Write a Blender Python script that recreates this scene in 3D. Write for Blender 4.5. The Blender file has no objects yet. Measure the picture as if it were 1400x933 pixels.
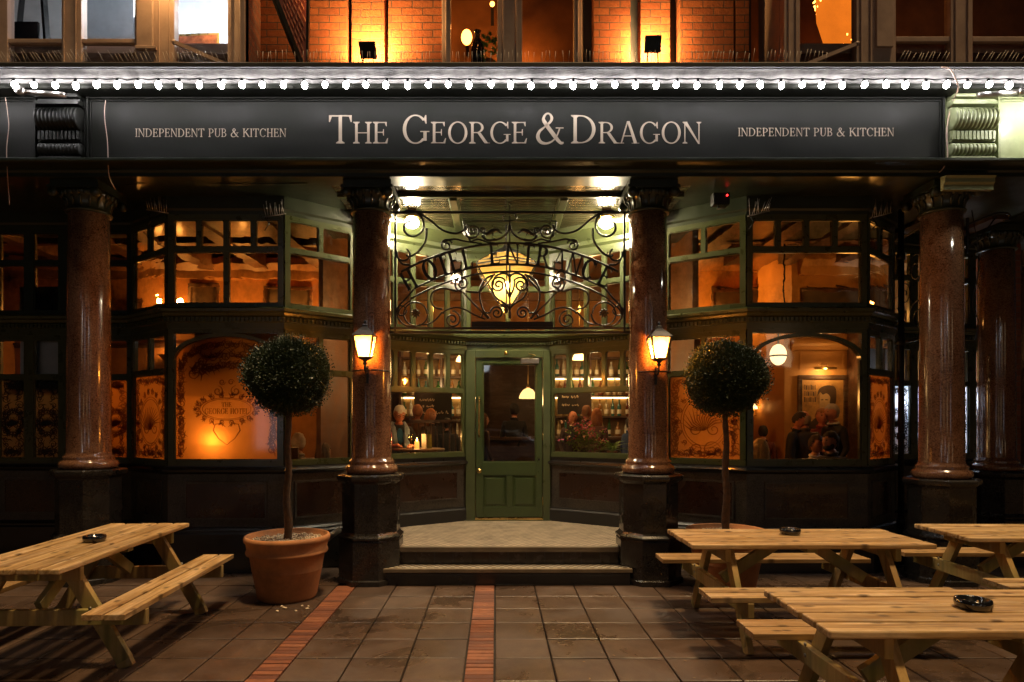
import bpy, bmesh, math, random
from mathutils import Vector, Matrix
random.seed(7)
PI = math.pi
R = math.radians
scene = bpy.context.scene
C = scene.collection
rnd = random.random
uni = random.uniform
# photographed geometry: lens centre (678,578) of a 1400 px wide frame, focal length 871 px, eye height 1.66 m
F, CX, CY, EYE = 871.0, 678.0, 578.0, 1.66
def X(px, Y): return (px - CX) * Y / F
def Z(py, Y): return EYE + (CY - py) * Y / F

# ------------------------------------------------------------------ mesh builder
class MB:
    def __init__(s):
        s.v = []; s.f = []; s.r = []; s.m = []; s.s = []; s.mat = 0; s.T = None; s.val = None
    def add(s, vs, fs, smooth=False):
        o = len(s.v)
        T = s.T
        s.v += [tuple(T @ Vector(p)) if T is not None else tuple(p) for p in vs]
        q = rnd() if s.val is None else s.val
        for f in fs:
            s.f.append([i + o for i in f]); s.r.append(q); s.m.append(s.mat); s.s.append(smooth)
        return s
    def box(s, x0, x1, y0, y1, z0, z1):
        return s.add([(x0,y0,z0),(x1,y0,z0),(x1,y1,z0),(x0,y1,z0),(x0,y0,z1),(x1,y0,z1),(x1,y1,z1),(x0,y1,z1)],
                     [(0,3,2,1),(4,5,6,7),(0,1,5,4),(1,2,6,5),(2,3,7,6),(3,0,4,7)])
    def bar(s, p, q, w, h, up=(0,0,1)):
        p = Vector(p); q = Vector(q); d = (q - p).normalized(); up = Vector(up)
        a = d.cross(up).normalized(); b = a.cross(d).normalized()
        vs = []
        for c in (p, q):
            for i, j in ((-1,-1),(1,-1),(1,1),(-1,1)):
                vs.append(c + a*(i*w/2) + b*(j*h/2))
        return s.add(vs, [(0,1,2,3),(7,6,5,4),(0,4,5,1),(1,5,6,2),(2,6,7,3),(3,7,4,0)])
    def tube(s, pts, r, n=6, closed=False, cap=True):
        pts = [Vector(p) for p in pts]; N = len(pts)
        rs = r if isinstance(r, (list, tuple)) else [r]*N
        vs = []; prev = None
        for i, p in enumerate(pts):
            if closed: t = pts[(i+1) % N] - pts[i-1]
            else: t = pts[min(i+1, N-1)] - pts[max(i-1, 0)]
            if t.length < 1e-9: t = Vector((0,0,1))
            t.normalize()
            if prev is None:
                a = t.orthogonal().normalized()
            else:
                a = prev - t*prev.dot(t)
                a = a.normalized() if a.length > 1e-6 else t.orthogonal().normalized()
            prev = a; b = t.cross(a)
            for k in range(n):
                g = 2*PI*k/n
                vs.append(p + (a*math.cos(g) + b*math.sin(g))*rs[i])
        fs = []
        for i in range(N if closed else N-1):
            j = (i+1) % N
            for k in range(n):
                l = (k+1) % n
                fs.append((i*n+k, i*n+l, j*n+l, j*n+k))
        if not closed and cap:
            fs.append(tuple(range(n-1, -1, -1))); fs.append(tuple((N-1)*n+k for k in range(n)))
        return s.add(vs, fs, True)
    def lathe(s, prof, c=(0,0,0), n=32, axis='z', smooth=True, ph=0.0):
        vs = []; m = len(prof)
        for k in range(n):
            g = 2*PI*k/n + ph; cg, sg = math.cos(g), math.sin(g)
            for (r, z) in prof:
                if axis == 'z': vs.append((c[0]+r*cg, c[1]+r*sg, c[2]+z))
                elif axis == 'x': vs.append((c[0]+z, c[1]+r*cg, c[2]+r*sg))
                else: vs.append((c[0]+r*cg, c[1]+z, c[2]+r*sg))
        fs = []
        for k in range(n):
            l = (k+1) % n
            for i in range(m-1):
                fs.append((k*m+i, l*m+i, l*m+i+1, k*m+i+1))
        if prof[0][0] > 1e-6: fs.append(tuple(k*m for k in range(n-1, -1, -1)))
        if prof[-1][0] > 1e-6: fs.append(tuple(k*m+m-1 for k in range(n)))
        return s.add(vs, fs, smooth)
    def sph(s, c, r, nu=12, nv=8):
        if not isinstance(r, (list, tuple)): r = (r, r, r)
        vs = [(c[0], c[1], c[2]-r[2])]
        for i in range(1, nv):
            t = PI*i/nv - PI/2
            for k in range(nu):
                g = 2*PI*k/nu
                vs.append((c[0]+r[0]*math.cos(t)*math.cos(g), c[1]+r[1]*math.cos(t)*math.sin(g), c[2]+r[2]*math.sin(t)))
        vs.append((c[0], c[1], c[2]+r[2])); L = len(vs)-1
        fs = [(0, 1+(k+1) % nu, 1+k) for k in range(nu)]
        for i in range(nv-2):
            for k in range(nu):
                l = (k+1) % nu
                fs.append((1+i*nu+k, 1+i*nu+l, 1+(i+1)*nu+l, 1+(i+1)*nu+k))
        b = 1+(nv-2)*nu
        fs += [(b+k, b+(k+1) % nu, L) for k in range(nu)]
        return s.add(vs, fs, True)
    def prism(s, poly, fn, d0, d1):
        n = len(poly)
        vs = [fn(u, v, d0) for u, v in poly] + [fn(u, v, d1) for u, v in poly]
        fs = [tuple(range(n)), tuple(range(2*n-1, n-1, -1))]
        for i in range(n):
            j = (i+1) % n
            fs.append((i, i+n, j+n, j))
        return s.add(vs, fs)
    def strip(s, a, b, fn, d0, d1, closed=False):
        n = len(a)
        vs = [fn(u, v, d) for d in (d0, d1) for l in (a, b) for u, v in l]
        fs = []
        for i in range(n if closed else n-1):
            j = (i+1) % n
            fs += [(i, j, n+j, n+i), (2*n+i, 3*n+i, 3*n+j, 2*n+j), (i, 2*n+i, 2*n+j, j), (n+i, n+j, 3*n+j, 3*n+i)]
        if not closed:
            fs += [(0, n, 3*n, 2*n), (n-1, 3*n-1, 4*n-1, 2*n-1)]
        return s.add(vs, fs)
    def sweep(s, plan, prof, caps=True):
        """closed profile (outward d, z) run along a plan polyline with mitred corners"""
        plan = [Vector((p[0], p[1])) for p in plan]; N = len(plan); m = len(prof)
        vs = []
        for i, p in enumerate(plan):
            ns = []
            if i > 0:
                d = (plan[i]-plan[i-1]).normalized(); ns.append(Vector((d.y, -d.x)))
            if i < N-1:
                d = (plan[i+1]-plan[i]).normalized(); ns.append(Vector((d.y, -d.x)))
            if len(ns) == 2:
                b = (ns[0]+ns[1]).normalized(); k = 1/max(.35, b.dot(ns[0]))
            else:
                b = ns[0]; k = 1
            for (dd, z) in prof:
                q = p + b*(dd*k); vs.append((q.x, q.y, z))
        fs = []
        for i in range(N-1):
            for a in range(m):
                c = (a+1) % m
                fs.append((i*m+a, (i+1)*m+a, (i+1)*m+c, i*m+c))
        if caps:
            fs.append(tuple(range(m-1, -1, -1))); fs.append(tuple((N-1)*m+a for a in range(m)))
        return s.add(vs, fs)
    def build(s, name, mats, parent=None, bevel=0.0, fix=True):
        me = bpy.data.meshes.new(name)
        me.from_pydata(s.v, [], s.f)
        if not isinstance(mats, (list, tuple)): mats = [mats]
        for m in mats: me.materials.append(m)
        me.polygons.foreach_set('material_index', s.m)
        me.polygons.foreach_set('use_smooth', s.s)
        at = me.attributes.new('rnd', 'FLOAT', 'FACE'); at.data.foreach_set('value', s.r)
        if fix:
            bm = bmesh.new(); bm.from_mesh(me)
            bmesh.ops.recalc_face_normals(bm, faces=bm.faces)
            bm.to_mesh(me); bm.free()
        me.update()
        o = bpy.data.objects.new(name, me); C.objects.link(o)
        if parent is not None: o.parent = parent
        if bevel:
            b = o.modifiers.new('bevel', 'BEVEL'); b.width = bevel; b.segments = 2; b.limit_method = 'ANGLE'; b.angle_limit = R(40)
        return o

def tag(o, label=None, cat=None, group=None, kind=None):
    if label: o['label'] = label
    if cat: o['category'] = cat
    if group: o['group'] = group
    if kind: o['kind'] = kind
    return o
def empty(name, loc=(0,0,0), rz=0.0, label=None, cat=None, group=None):
    o = bpy.data.objects.new(name, None); C.objects.link(o)
    o.location = loc; o.rotation_euler = (0, 0, rz); o.empty_display_size = .1
    return tag(o, label, cat, group)
def dup(root, loc, rz=None, label=None):
    def cp(o, par):
        c = o.copy(); C.objects.link(c); c.parent = par
        for ch in list(o.children): cp(ch, c)
        return c
    c = cp(root, None); c.location = loc
    if rz is not None: c.rotation_euler = (0, 0, rz)
    if label: c['label'] = label
    return c
def smooth_path(pts, n=6, closed=False):
    pts = [Vector(p) for p in pts]; N = len(pts); out = []
    rng = range(N if closed else N-1)
    for i in rng:
        if closed: a, b, c, d = pts[i-1], pts[i], pts[(i+1) % N], pts[(i+2) % N]
        else: a, b, c, d = pts[max(i-1,0)], pts[i], pts[i+1], pts[min(i+2,N-1)]
        for k in range(n):
            t = k/n
            out.append(.5*((2*b) + (c-a)*t + (2*a-5*b+4*c-d)*t*t + (3*b-a-3*c+d)*t**3))
    if not closed: out.append(pts[-1])
    return out
def spiral(cx, cy, r0, r1, a0, a1, n=26):
    """2D spiral in (u, v), angles in degrees"""
    return [(cx + (r0+(r1-r0)*i/n)*math.cos(R(a0+(a1-a0)*i/n)), cy + (r0+(r1-r0)*i/n)*math.sin(R(a0+(a1-a0)*i/n))) for i in range(n+1)]
def ribbon(pts, w):
    """left and right edges of a 2D stroke; w a width or list of widths"""
    n = len(pts); ws = w if isinstance(w, (list, tuple)) else [w]*n
    a = []; b = []
    for i, p in enumerate(pts):
        q = pts[min(i+1, n-1)]; o = pts[max(i-1, 0)]
        dx, dy = q[0]-o[0], q[1]-o[1]; l = math.hypot(dx, dy) or 1
        nx, ny = -dy/l*ws[i]/2, dx/l*ws[i]/2
        a.append((p[0]+nx, p[1]+ny)); b.append((p[0]-nx, p[1]-ny))
    return a, b

# ------------------------------------------------------------------ materials
class NT:
    def __init__(s, name):
        s.m = bpy.data.materials.new(name); s.m.use_nodes = True
        s.t = s.m.node_tree; s.t.nodes.clear()
        s.out = s.n('ShaderNodeOutputMaterial')
    def n(s, typ, ins=None, **kw):
        x = s.t.nodes.new(typ)
        for k, v in kw.items(): setattr(x, k, v)
        for k, v in (ins or {}).items(): s.set(x, k, v)
        return x
    def set(s, x, k, v):
        i = x.inputs[k]
        if isinstance(v, bpy.types.NodeSocket): s.t.links.new(v, i)
        elif isinstance(v, bpy.types.Node): s.t.links.new(v.outputs[0], i)
        else:
            if isinstance(v, (tuple, list)) and len(v) == 3 and i.type == 'RGBA': v = (*v, 1)
            i.default_value = v
    def coord(s, scale=(1,1,1), jitter=False):
        tc = s.n('ShaderNodeTexCoord')
        mp = s.n('ShaderNodeMapping', {'Vector': tc.outputs['Object'], 'Scale': scale})
        if jitter:
            at = s.n('ShaderNodeAttribute', attribute_name='rnd')
            ml = s.n('ShaderNodeMath', {0: at.outputs['Fac'], 1: 37.0}, operation='MULTIPLY')
            cb = s.n('ShaderNodeCombineXYZ', {0: ml, 1: ml, 2: ml})
            ad = s.n('ShaderNodeVectorMath', {0: mp, 1: cb}, operation='ADD')
            return ad.outputs[0]
        return mp.outputs[0]
    def noise(s, vec, scale, detail=4, rough=.6, dist=0.0):
        return s.n('ShaderNodeTexNoise', {'Vector': vec, 'Scale': scale, 'Detail': detail, 'Roughness': rough, 'Distortion': dist}).outputs['Fac']
    def ramp(s, fac, stops):
        x = s.n('ShaderNodeValToRGB', {'Fac': fac}); e = x.color_ramp.elements
        while len(e) < len(stops): e.new(.5)
        for k, (p, c) in enumerate(stops):
            e[k].position = p; e[k].color = (*c, 1) if len(c) == 3 else c
        return x.outputs[0]
    def rng(s, fac, lo, hi, a=.3, b=.7):
        return s.n('ShaderNodeMapRange', {'Value': fac, 'From Min': a, 'From Max': b, 'To Min': lo, 'To Max': hi}).outputs[0]
    def mix(s, fac, a, b, mode='MIX'):
        x = s.n('ShaderNodeMix', data_type='RGBA', blend_type=mode)
        s.set(x, 0, fac); s.set(x, 6, a); s.set(x, 7, b)
        return x.outputs[2]
    def bump(s, h, strength=.3, dist=.01):
        return s.n('ShaderNodeBump', {'Height': h, 'Strength': strength, 'Distance': dist}).outputs[0]
    def done(s, sh):
        s.t.links.new(sh.outputs[0], s.out.inputs['Surface']); return s.m
    def bsdf(s, **k):
        b = s.n('ShaderNodeBsdfPrincipled')
        for a, v in k.items(): s.set(b, a.replace('_', ' '), v)
        return b

def pm(name, col, rough=.5, metal=0.0, var=.25, scale=6.0, bump=.08, bscale=60.0, coat=0.0, dirt=0.0, spec=.5):
    """painted or plain surface with uneven colour, uneven gloss and fine relief"""
    t = NT(name); v = t.coord(jitter=True)
    f = t.noise(v, scale, 5); g = t.noise(v, bscale, 3)
    lo = tuple(c*(1-var) for c in col); hi = tuple(min(1, c*(1+var)) for c in col)
    c = t.ramp(f, [(.3, lo), (.7, hi)])
    if dirt:
        d = t.noise(v, scale*.45, 6, .7)
        c = t.mix(t.rng(d, 0, dirt, .5, .75), c, tuple(x*.25 for x in col))
    b = t.bsdf(Base_Color=c, Metallic=metal, Roughness=t.rng(f, max(.03, rough*.8), min(1, rough*1.25)), Coat_Weight=coat, Coat_Roughness=.12, Specular_IOR_Level=spec)
    if bump: t.set(b, 'Normal', t.bump(g, bump, .004))
    return t.done(b)
def emis(name, col, strength):
    t = NT(name)
    return t.done(t.n('ShaderNodeEmission', {'Color': col, 'Strength': strength}))
def granite(name, cols, rough=.12, scale=90, coat=.4):
    t = NT(name); v = t.coord()
    n1 = t.noise(v, scale, 3, .7); vo = t.n('ShaderNodeTexVoronoi', {'Vector': v, 'Scale': scale*1.1})
    big = t.noise(v, 3, 3)
    c = t.ramp(n1, [(.32, cols[0]), (.47, cols[1]), (.6, cols[2]), (.74, cols[3])])
    c2 = t.mix(.35, c, t.ramp(vo.outputs['Color'], [(.2, cols[0]), (.8, cols[3])]))
    c3 = t.mix(t.rng(big, 0, .4), c2, cols[0]); c3 = t.mix(t.rng(t.noise(t.coord((2,2,1.2)), 2.2, 6, .65, 1.2), .14, 0, .50, .54), c3, cols[3])
    b = t.bsdf(Base_Color=c3, Roughness=t.rng(big, rough*.7, rough*1.6), Coat_Weight=coat, Coat_Roughness=.06)
    t.set(b, 'Normal', t.bump(n1, .02, .002))
    return t.done(b)
def wood(name, ca, cb, cc, axis='x', rough=.55, green=0.0, scale=1.0):
    t = NT(name)
    st = {'x': (1.1, 16, 16), 'y': (16, 1.1, 16), 'z': (16, 16, 1.1)}[axis]
    v = t.coord(tuple(k*scale for k in st), jitter=True); w = t.coord((3, 3, 3), jitter=True)
    g = t.noise(v, 1.6, 5, .6, .8); h = t.noise(v, 7, 3, .7); k = t.noise(w, .8, 3)
    c = t.ramp(g, [(.34, ca), (.5, cb), (.63, cc)])
    at = t.n('ShaderNodeAttribute', attribute_name='rnd').outputs['Fac']
    c = t.mix(t.rng(at, 0, .65, .15, 1), c, ca)
    sm = {'x': (5, 9, 9), 'y': (9, 5, 9), 'z': (9, 9, 5)}[axis]
    vk = t.coord(sm, jitter=True)
    kn = t.n('ShaderNodeTexVoronoi', {'Vector': vk, 'Scale': .8, 'Randomness': 1.0}, voronoi_dimensions='2D').outputs['Distance']
    c = t.mix(t.rng(kn, .9, 0, .06, .17), c, tuple(x*.35 for x in ca))
    if green: c = t.mix(t.rng(k, 0, green, .38, .62), c, (.19, .19, .045))
    st2 = t.noise(t.coord((2.2, 2.2, 2.2)), 1.3, 5, .7)
    c = t.mix(t.rng(st2, 0, .45, .5, .75), c, tuple(x*.45 for x in ca))
    wz = t.noise(t.coord((1.4, 3.2, 3.2), jitter=True), 1.7, 6, .75)
    c = t.mix(t.rng(wz, 0, .55, .50, .72), c, (.21,.165,.115))
    b = t.bsdf(Base_Color=c, Roughness=t.rng(h, rough*.8, rough*1.2))
    t.set(b, 'Normal', t.bump(h, .25, .003))
    return t.done(b)
def glass(name, tint=(1,1,1), wav=.15, refl=1.0):
    t = NT(name); v = t.coord((1,1,1))
    nb = t.bump(t.noise(v, 3.5, 2), wav, .01)
    fr = t.n('ShaderNodeFresnel', {'IOR': 1.52, 'Normal': nb})
    f2 = t.n('ShaderNodeMath', {0: fr, 1: 1.7*refl}, operation='MULTIPLY', use_clamp=True)
    d = t.noise(v, 5, 5)
    tr = t.n('ShaderNodeBsdfTransparent', {'Color': t.ramp(d, [(.3, tuple(c*.82 for c in tint)), (.7, tint)])})
    gl = t.n('ShaderNodeBsdfGlossy', {'Color': (1,1,1), 'Roughness': .03, 'Normal': nb})
    return t.done(t.n('ShaderNodeMixShader', {0: f2, 1: tr, 2: gl}))
def frosted(name, col, clear=.25):
    t = NT(name); v = t.coord()
    nb = t.bump(t.noise(v, 120, 2), .2, .002)
    d = t.noise(v, 2.2, 4)
    tl = t.n('ShaderNodeBsdfTranslucent', {'Color': t.ramp(d, [(.3, tuple(c*.75 for c in col)), (.7, col)])})
    tr = t.n('ShaderNodeBsdfTransparent', {'Color': col})
    m = t.n('ShaderNodeMixShader', {0: t.rng(d, clear*.6, clear*1.5), 1: tl, 2: tr})
    gl = t.n('ShaderNodeBsdfGlossy', {'Roughness': .06})
    fr = t.n('ShaderNodeFresnel', {'IOR': 1.5})
    return t.done(t.n('ShaderNodeMixShader', {0: fr, 1: m, 2: gl}))
def bricks(name, c1, c2, mortar, w=.225, h=.08, axes='xz', rough=.85, mort=.012):
    t = NT(name)
    tc = t.n('ShaderNodeTexCoord'); sp = t.n('ShaderNodeSeparateXYZ', {0: tc.outputs['Object']})
    cb = t.n('ShaderNodeCombineXYZ', {0: sp.outputs['X' if axes[0] == 'x' else 'Y'], 1: sp.outputs['Z'], 2: 0.0})
    wob = t.noise(tc.outputs['Object'], 9, 3)
    vv = t.n('ShaderNodeVectorMath', {0: cb, 1: t.mix(wob, (0,0,0), (.012,.012,0))}, operation='ADD')
    br = t.n('ShaderNodeTexBrick', {'Vector': vv, 'Color1': c1, 'Color2': c2, 'Mortar': mortar, 'Scale': 1.0, 'Mortar Size': mort*.5,
             'Mortar Smooth': .3, 'Brick Width': w, 'Row Height': h, 'Bias': 0.0})
    f = t.noise(tc.outputs['Object'], 26, 5, .7)
    c = t.mix(t.rng(f, 0, .55, .4, .75), br.outputs['Color'], tuple(x*.45 for x in c2))
    b = t.bsdf(Base_Color=c, Roughness=rough)
    hgt = t.n('ShaderNodeMath', {0: t.rng(br.outputs['Fac'], 1, 0, 0, 1), 1: f}, operation='ADD')
    t.set(b, 'Normal', t.bump(hgt, .7, .012))
    return t.done(b)

M = {}
M['paint_dark'] = pm('dark green gloss paint', (.014,.019,.008), .35, var=.2, bump=.05, coat=.3)
M['paint_bay'] = pm('bay green gloss paint', (.040,.046,.014), .3, var=.2, bump=.05, coat=.3)
M['paint_green'] = pm('sage green gloss paint', (.066,.084,.031), .33, var=.14, bump=.05, coat=.25, dirt=.2)
M['paint_door'] = pm('door green gloss paint', (.048,.072,.020), .33, var=.14, bump=.05, coat=.25, dirt=.2)
M['paint_ceiling'] = pm('porch ceiling gloss paint', (.020,.016,.008), .2, var=.3, bump=.04, coat=.5)
M['paint_board'] = pm('sign board charcoal paint', (.0046,.0052,.0032), .55, var=.35, scale=2.2, bump=.06, dirt=.4, spec=.2)
M['console_shaded'] = pm('shadowed console paint', (.004,.0045,.003), .5)  # near-black copy of the console paint, shade put into its colour
M['black_matt'] = pm('dull black stone', (.012,.011,.010), .6, var=.4)
M['paint_console'] = pm('console green paint', (.24,.27,.14), .4, var=.15, dirt=.3)
M['whitewash'] = pm('weathered whitewashed board', (.135,.13,.125), .8, var=.6, scale=7, bump=.5, bscale=18, dirt=.75)
M['whitewash2'] = pm('pale spike wire', (.52,.45,.38), .45)
M['lead'] = pm('grey lead flashing', (.03,.032,.036), .6, var=.3)
M['letter'] = pm('tan letter paint', (.42,.335,.25), .5, var=.08)
M['red_granite'] = granite('polished red granite', [(.028,.011,.005), (.19,.072,.030), (.30,.125,.052), (.40,.22,.12)], .13, 75)
M['black_granite'] = granite('polished black granite', [(.002,.002,.002), (.007,.006,.0055), (.017,.015,.013), (.065,.058,.05)], .22, 80, .2)
M['grey_granite'] = granite('speckled grey granite', [(.007,.006,.005), (.028,.024,.020), (.055,.047,.039), (.13,.115,.095)], .4, 90, .1)
M['black_stone'] = pm('polished black stone', (.008,.008,.008), .32, var=.3, bump=.02, coat=.4)
M['brown_granite'] = granite('brown granite panel', [(.010,.004,.003), (.026,.010,.006), (.040,.017,.010), (.07,.034,.022)], .25, 120, .2)
M['iron'] = pm('black wrought iron', (.006,.005,.0045), .5, 0, var=.3, bump=.1)
M['dark_metal'] = pm('dark metal', (.02,.02,.02), .4, .7)
M['steel'] = pm('galvanised steel', (.42,.40,.38), .35, 1.0, var=.2)
M['brass'] = pm('worn brass', (.62,.42,.15), .28, 1.0, var=.25)
M['plastic_black'] = pm('black glazed ceramic', (.008,.008,.009), .1, 0, var=.2, bump=.02, coat=.8)
M['brick'] = bricks('red brick', (.36,.105,.028), (.25,.065,.018), (.075,.05,.035))
M['brick_side'] = bricks('red brick return', (.30,.10,.045), (.20,.065,.03), (.17,.13,.10), axes='yz')
M['cream_paint'] = pm('pinkish white window paint', (.50,.35,.27), .5, var=.12, bump=.1, dirt=.25)
M['terracotta'] = pm('terracotta', (.46,.195,.070), .75, var=.35, scale=4, bump=.35, dirt=.55)
M['bark'] = pm('rough bark', (.085,.048,.022), .85, var=.5, scale=22, bump=.9, bscale=40)
M['plaster'] = pm('warm plaster', (.34,.15,.042), .8, var=.5, scale=1.4)
M['ochre'] = pm('ochre panelling', (.42,.205,.050), .6, var=.12, scale=3)
M['dark_wood'] = wood('dark bar wood', (.035,.014,.006), (.07,.028,.012), (.11,.05,.022), 'x', .35)
M['brown_wall'] = pm('brown varnished wall', (.22,.09,.028), .55, var=.25, scale=3)
M['ceil_in'] = pm('brown room ceiling', (.17,.075,.022), .45, var=.5, scale=1.6)
M['floor_in'] = wood('bar floor boards', (.05,.025,.012), (.09,.045,.02), (.12,.06,.03), 'y', .4)
M['white_wall'] = pm('white room wall', (.62,.64,.66), .8, var=.2, scale=1.4)
M['blind'] = pm('pale lit blind', (.55,.55,.58), .7, var=.15, scale=4)
M['plank_x'] = wood('treated softwood board', (.26,.135,.045), (.53,.33,.135), (.72,.50,.27), 'x', .5, .10)
M['plank_leg'] = wood('treated softwood frame', (.36,.21,.065), (.46,.29,.10), (.55,.37,.15), 'z', .55, .75)
M['leaf'] = pm('box leaf', (.023,.040,.008), .5, var=.55, scale=40, bump=0, spec=.6)
M['stem'] = pm('plant stem', (.06,.10,.025), .6, var=.3)
M['fern_leaf'] = pm('fern frond', (.15,.30,.03), .5, var=.3, bump=0)
M['pebble'] = pm('pale pea gravel', (.60,.48,.33), .8, var=.5, scale=30)
M['stain_letter'] = frosted('etched ornament', (.50,.165,.026), .05)
M['glass'] = glass('old window glass', (.97,.95,.92))
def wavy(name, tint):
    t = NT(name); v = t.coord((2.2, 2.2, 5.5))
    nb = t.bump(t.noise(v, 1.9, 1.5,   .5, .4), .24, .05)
    d = t.noise(t.coord((1,1,.8)), 2.2, 5, .65)  # patches in the tint darken the panes in place of dim room areas
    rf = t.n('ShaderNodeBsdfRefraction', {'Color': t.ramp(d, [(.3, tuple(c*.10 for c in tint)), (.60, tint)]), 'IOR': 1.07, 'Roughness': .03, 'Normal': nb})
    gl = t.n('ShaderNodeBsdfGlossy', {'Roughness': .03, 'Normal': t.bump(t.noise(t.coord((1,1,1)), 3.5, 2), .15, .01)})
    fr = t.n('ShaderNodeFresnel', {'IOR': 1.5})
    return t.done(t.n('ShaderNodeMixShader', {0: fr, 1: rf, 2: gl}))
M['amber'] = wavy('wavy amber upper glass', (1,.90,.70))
M['dglass'] = glass('door glass', (.46,.44,.42), .05, 2.0)
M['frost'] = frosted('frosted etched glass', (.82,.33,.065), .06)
M['frost_dim'] = frosted('unlit frosted glass', (.16,.145,.13), .05)  # tinted dark to stand in for the unlit far left room
M['blind_glow'] = frosted('white blind cloth', (.85,.88,.92), .02)
M['frost_cold'] = frosted('cold frosted glass', (.85,.88,.95), .12)
M['lamp_glass'] = glass('lantern glass', (1,.93,.8), .2)
M['opal'] = frosted('cream lantern glass', (.86,.64,.30), .35)
M['opal_lantern'] = frosted('seeded lantern glass', (.50,.27,.085), .5)
M['led'] = emis('cool bulb glow', (1,.95,.95), 100)
M['warm_bulb'] = emis('amber lantern glow', (1,.55,.17), 3600)
M['globe'] = emis('porch globe glow', (1,.82,.54), 850)
M['hang_bulb'] = emis('hanging lantern glow', (1,.66,.22), 330)
M['shelf_glow'] = emis('shelf strip glow', (1,.72,.30), 11)
t = NT('glowing lamp shade'); M['lamp_shade'] = t.done(t.n('ShaderNodeMixShader', {0: .55, 1: t.n('ShaderNodeEmission', {'Color': (1,.62,.24,1), 'Strength': 9.0}), 2: t.n('ShaderNodeBsdfTransparent', {'Color': (1,.8,.5,1)})}))
M['paint_upper'] = pm('upper porch green paint', (.034,.043,.016), .33, var=.14, bump=.05, coat=.25, dirt=.2)
M['flame'] = emis('candle flame', (1,.58,.15), 30)
M['fairy'] = emis('orange fairy light', (1,.34,.05), 14)
M['red_led'] = emis('red indicator', (1,.02,.02), 9)
M['head_lamp'] = emis('white car lamp', (.85,.92,1), 8)
M['skin'] = pm('skin', (.50,.23,.13), .5, var=.1, scale=20, bump=.03)
M['skin_red'] = pm('ruddy skin', (.52,.19,.10), .5, var=.12, scale=20, bump=.03)
M['lip'] = pm('lips', (.32,.09,.07), .5)
M['eye'] = pm('eye', (.02,.015,.012), .15)
M['car_paint'] = pm('blue grey car paint', (.12,.17,.26), .15, .3, var=.05, bump=0, coat=1)
M['tyre'] = pm('tyre rubber', (.012,.012,.012), .8)
M['car_glass'] = glass('car glass', (.25,.28,.3), 0, 2)
# ------------------------------------------------------------------ letters (cap height 1)
WT = 1.0
def ring_strip(cx, cy, rx, ry, tx, ty, a0, a1, n=28):
    rx += tx*(WT-1)*.4; ry += ty*(WT-1)*.4; tx *= WT; ty *= WT
    A = []; B = []
    for i in range(n+1):
        a = R(a0 + (a1-a0)*i/n)
        A.append((cx+rx*math.cos(a), cy+ry*math.sin(a))); B.append((cx+(rx-tx)*math.cos(a), cy+(ry-ty)*math.sin(a)))
    return ('S', A, B, abs(a1-a0) >= 359.9)
def rect(x0, y0, x1, y1):
    g = .028*(WT-1)
    if abs(y1-y0) < .07: y0 -= g; y1 += g
    elif abs(x1-x0) < .14: x0 -= g*1.6; x1 += g*1.6
    return ('P', [(x0,y0),(x1,y0),(x1,y1),(x0,y1)])
def poly(*p): return ('P', list(p))
ST, HL, SF = .125, .05, .04
def stemp(x, w=ST, y0=0.0, y1=1.0, bot=True, top=True, e=.075):
    o = [rect(x, y0, x+w, y1)]
    if bot: o.append(poly((x-e,y0),(x+w+e,y0),(x+w+e,y0+SF*.7),(x+w,y0+SF*2),(x,y0+SF*2),(x-e,y0+SF*.7)))
    if top: o.append(poly((x-e,y1),(x-e,y1-SF*.7),(x,y1-SF*2),(x+w,y1-SF*2),(x+w+e,y1-SF*.7),(x+w+e,y1)))
    return o
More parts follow.
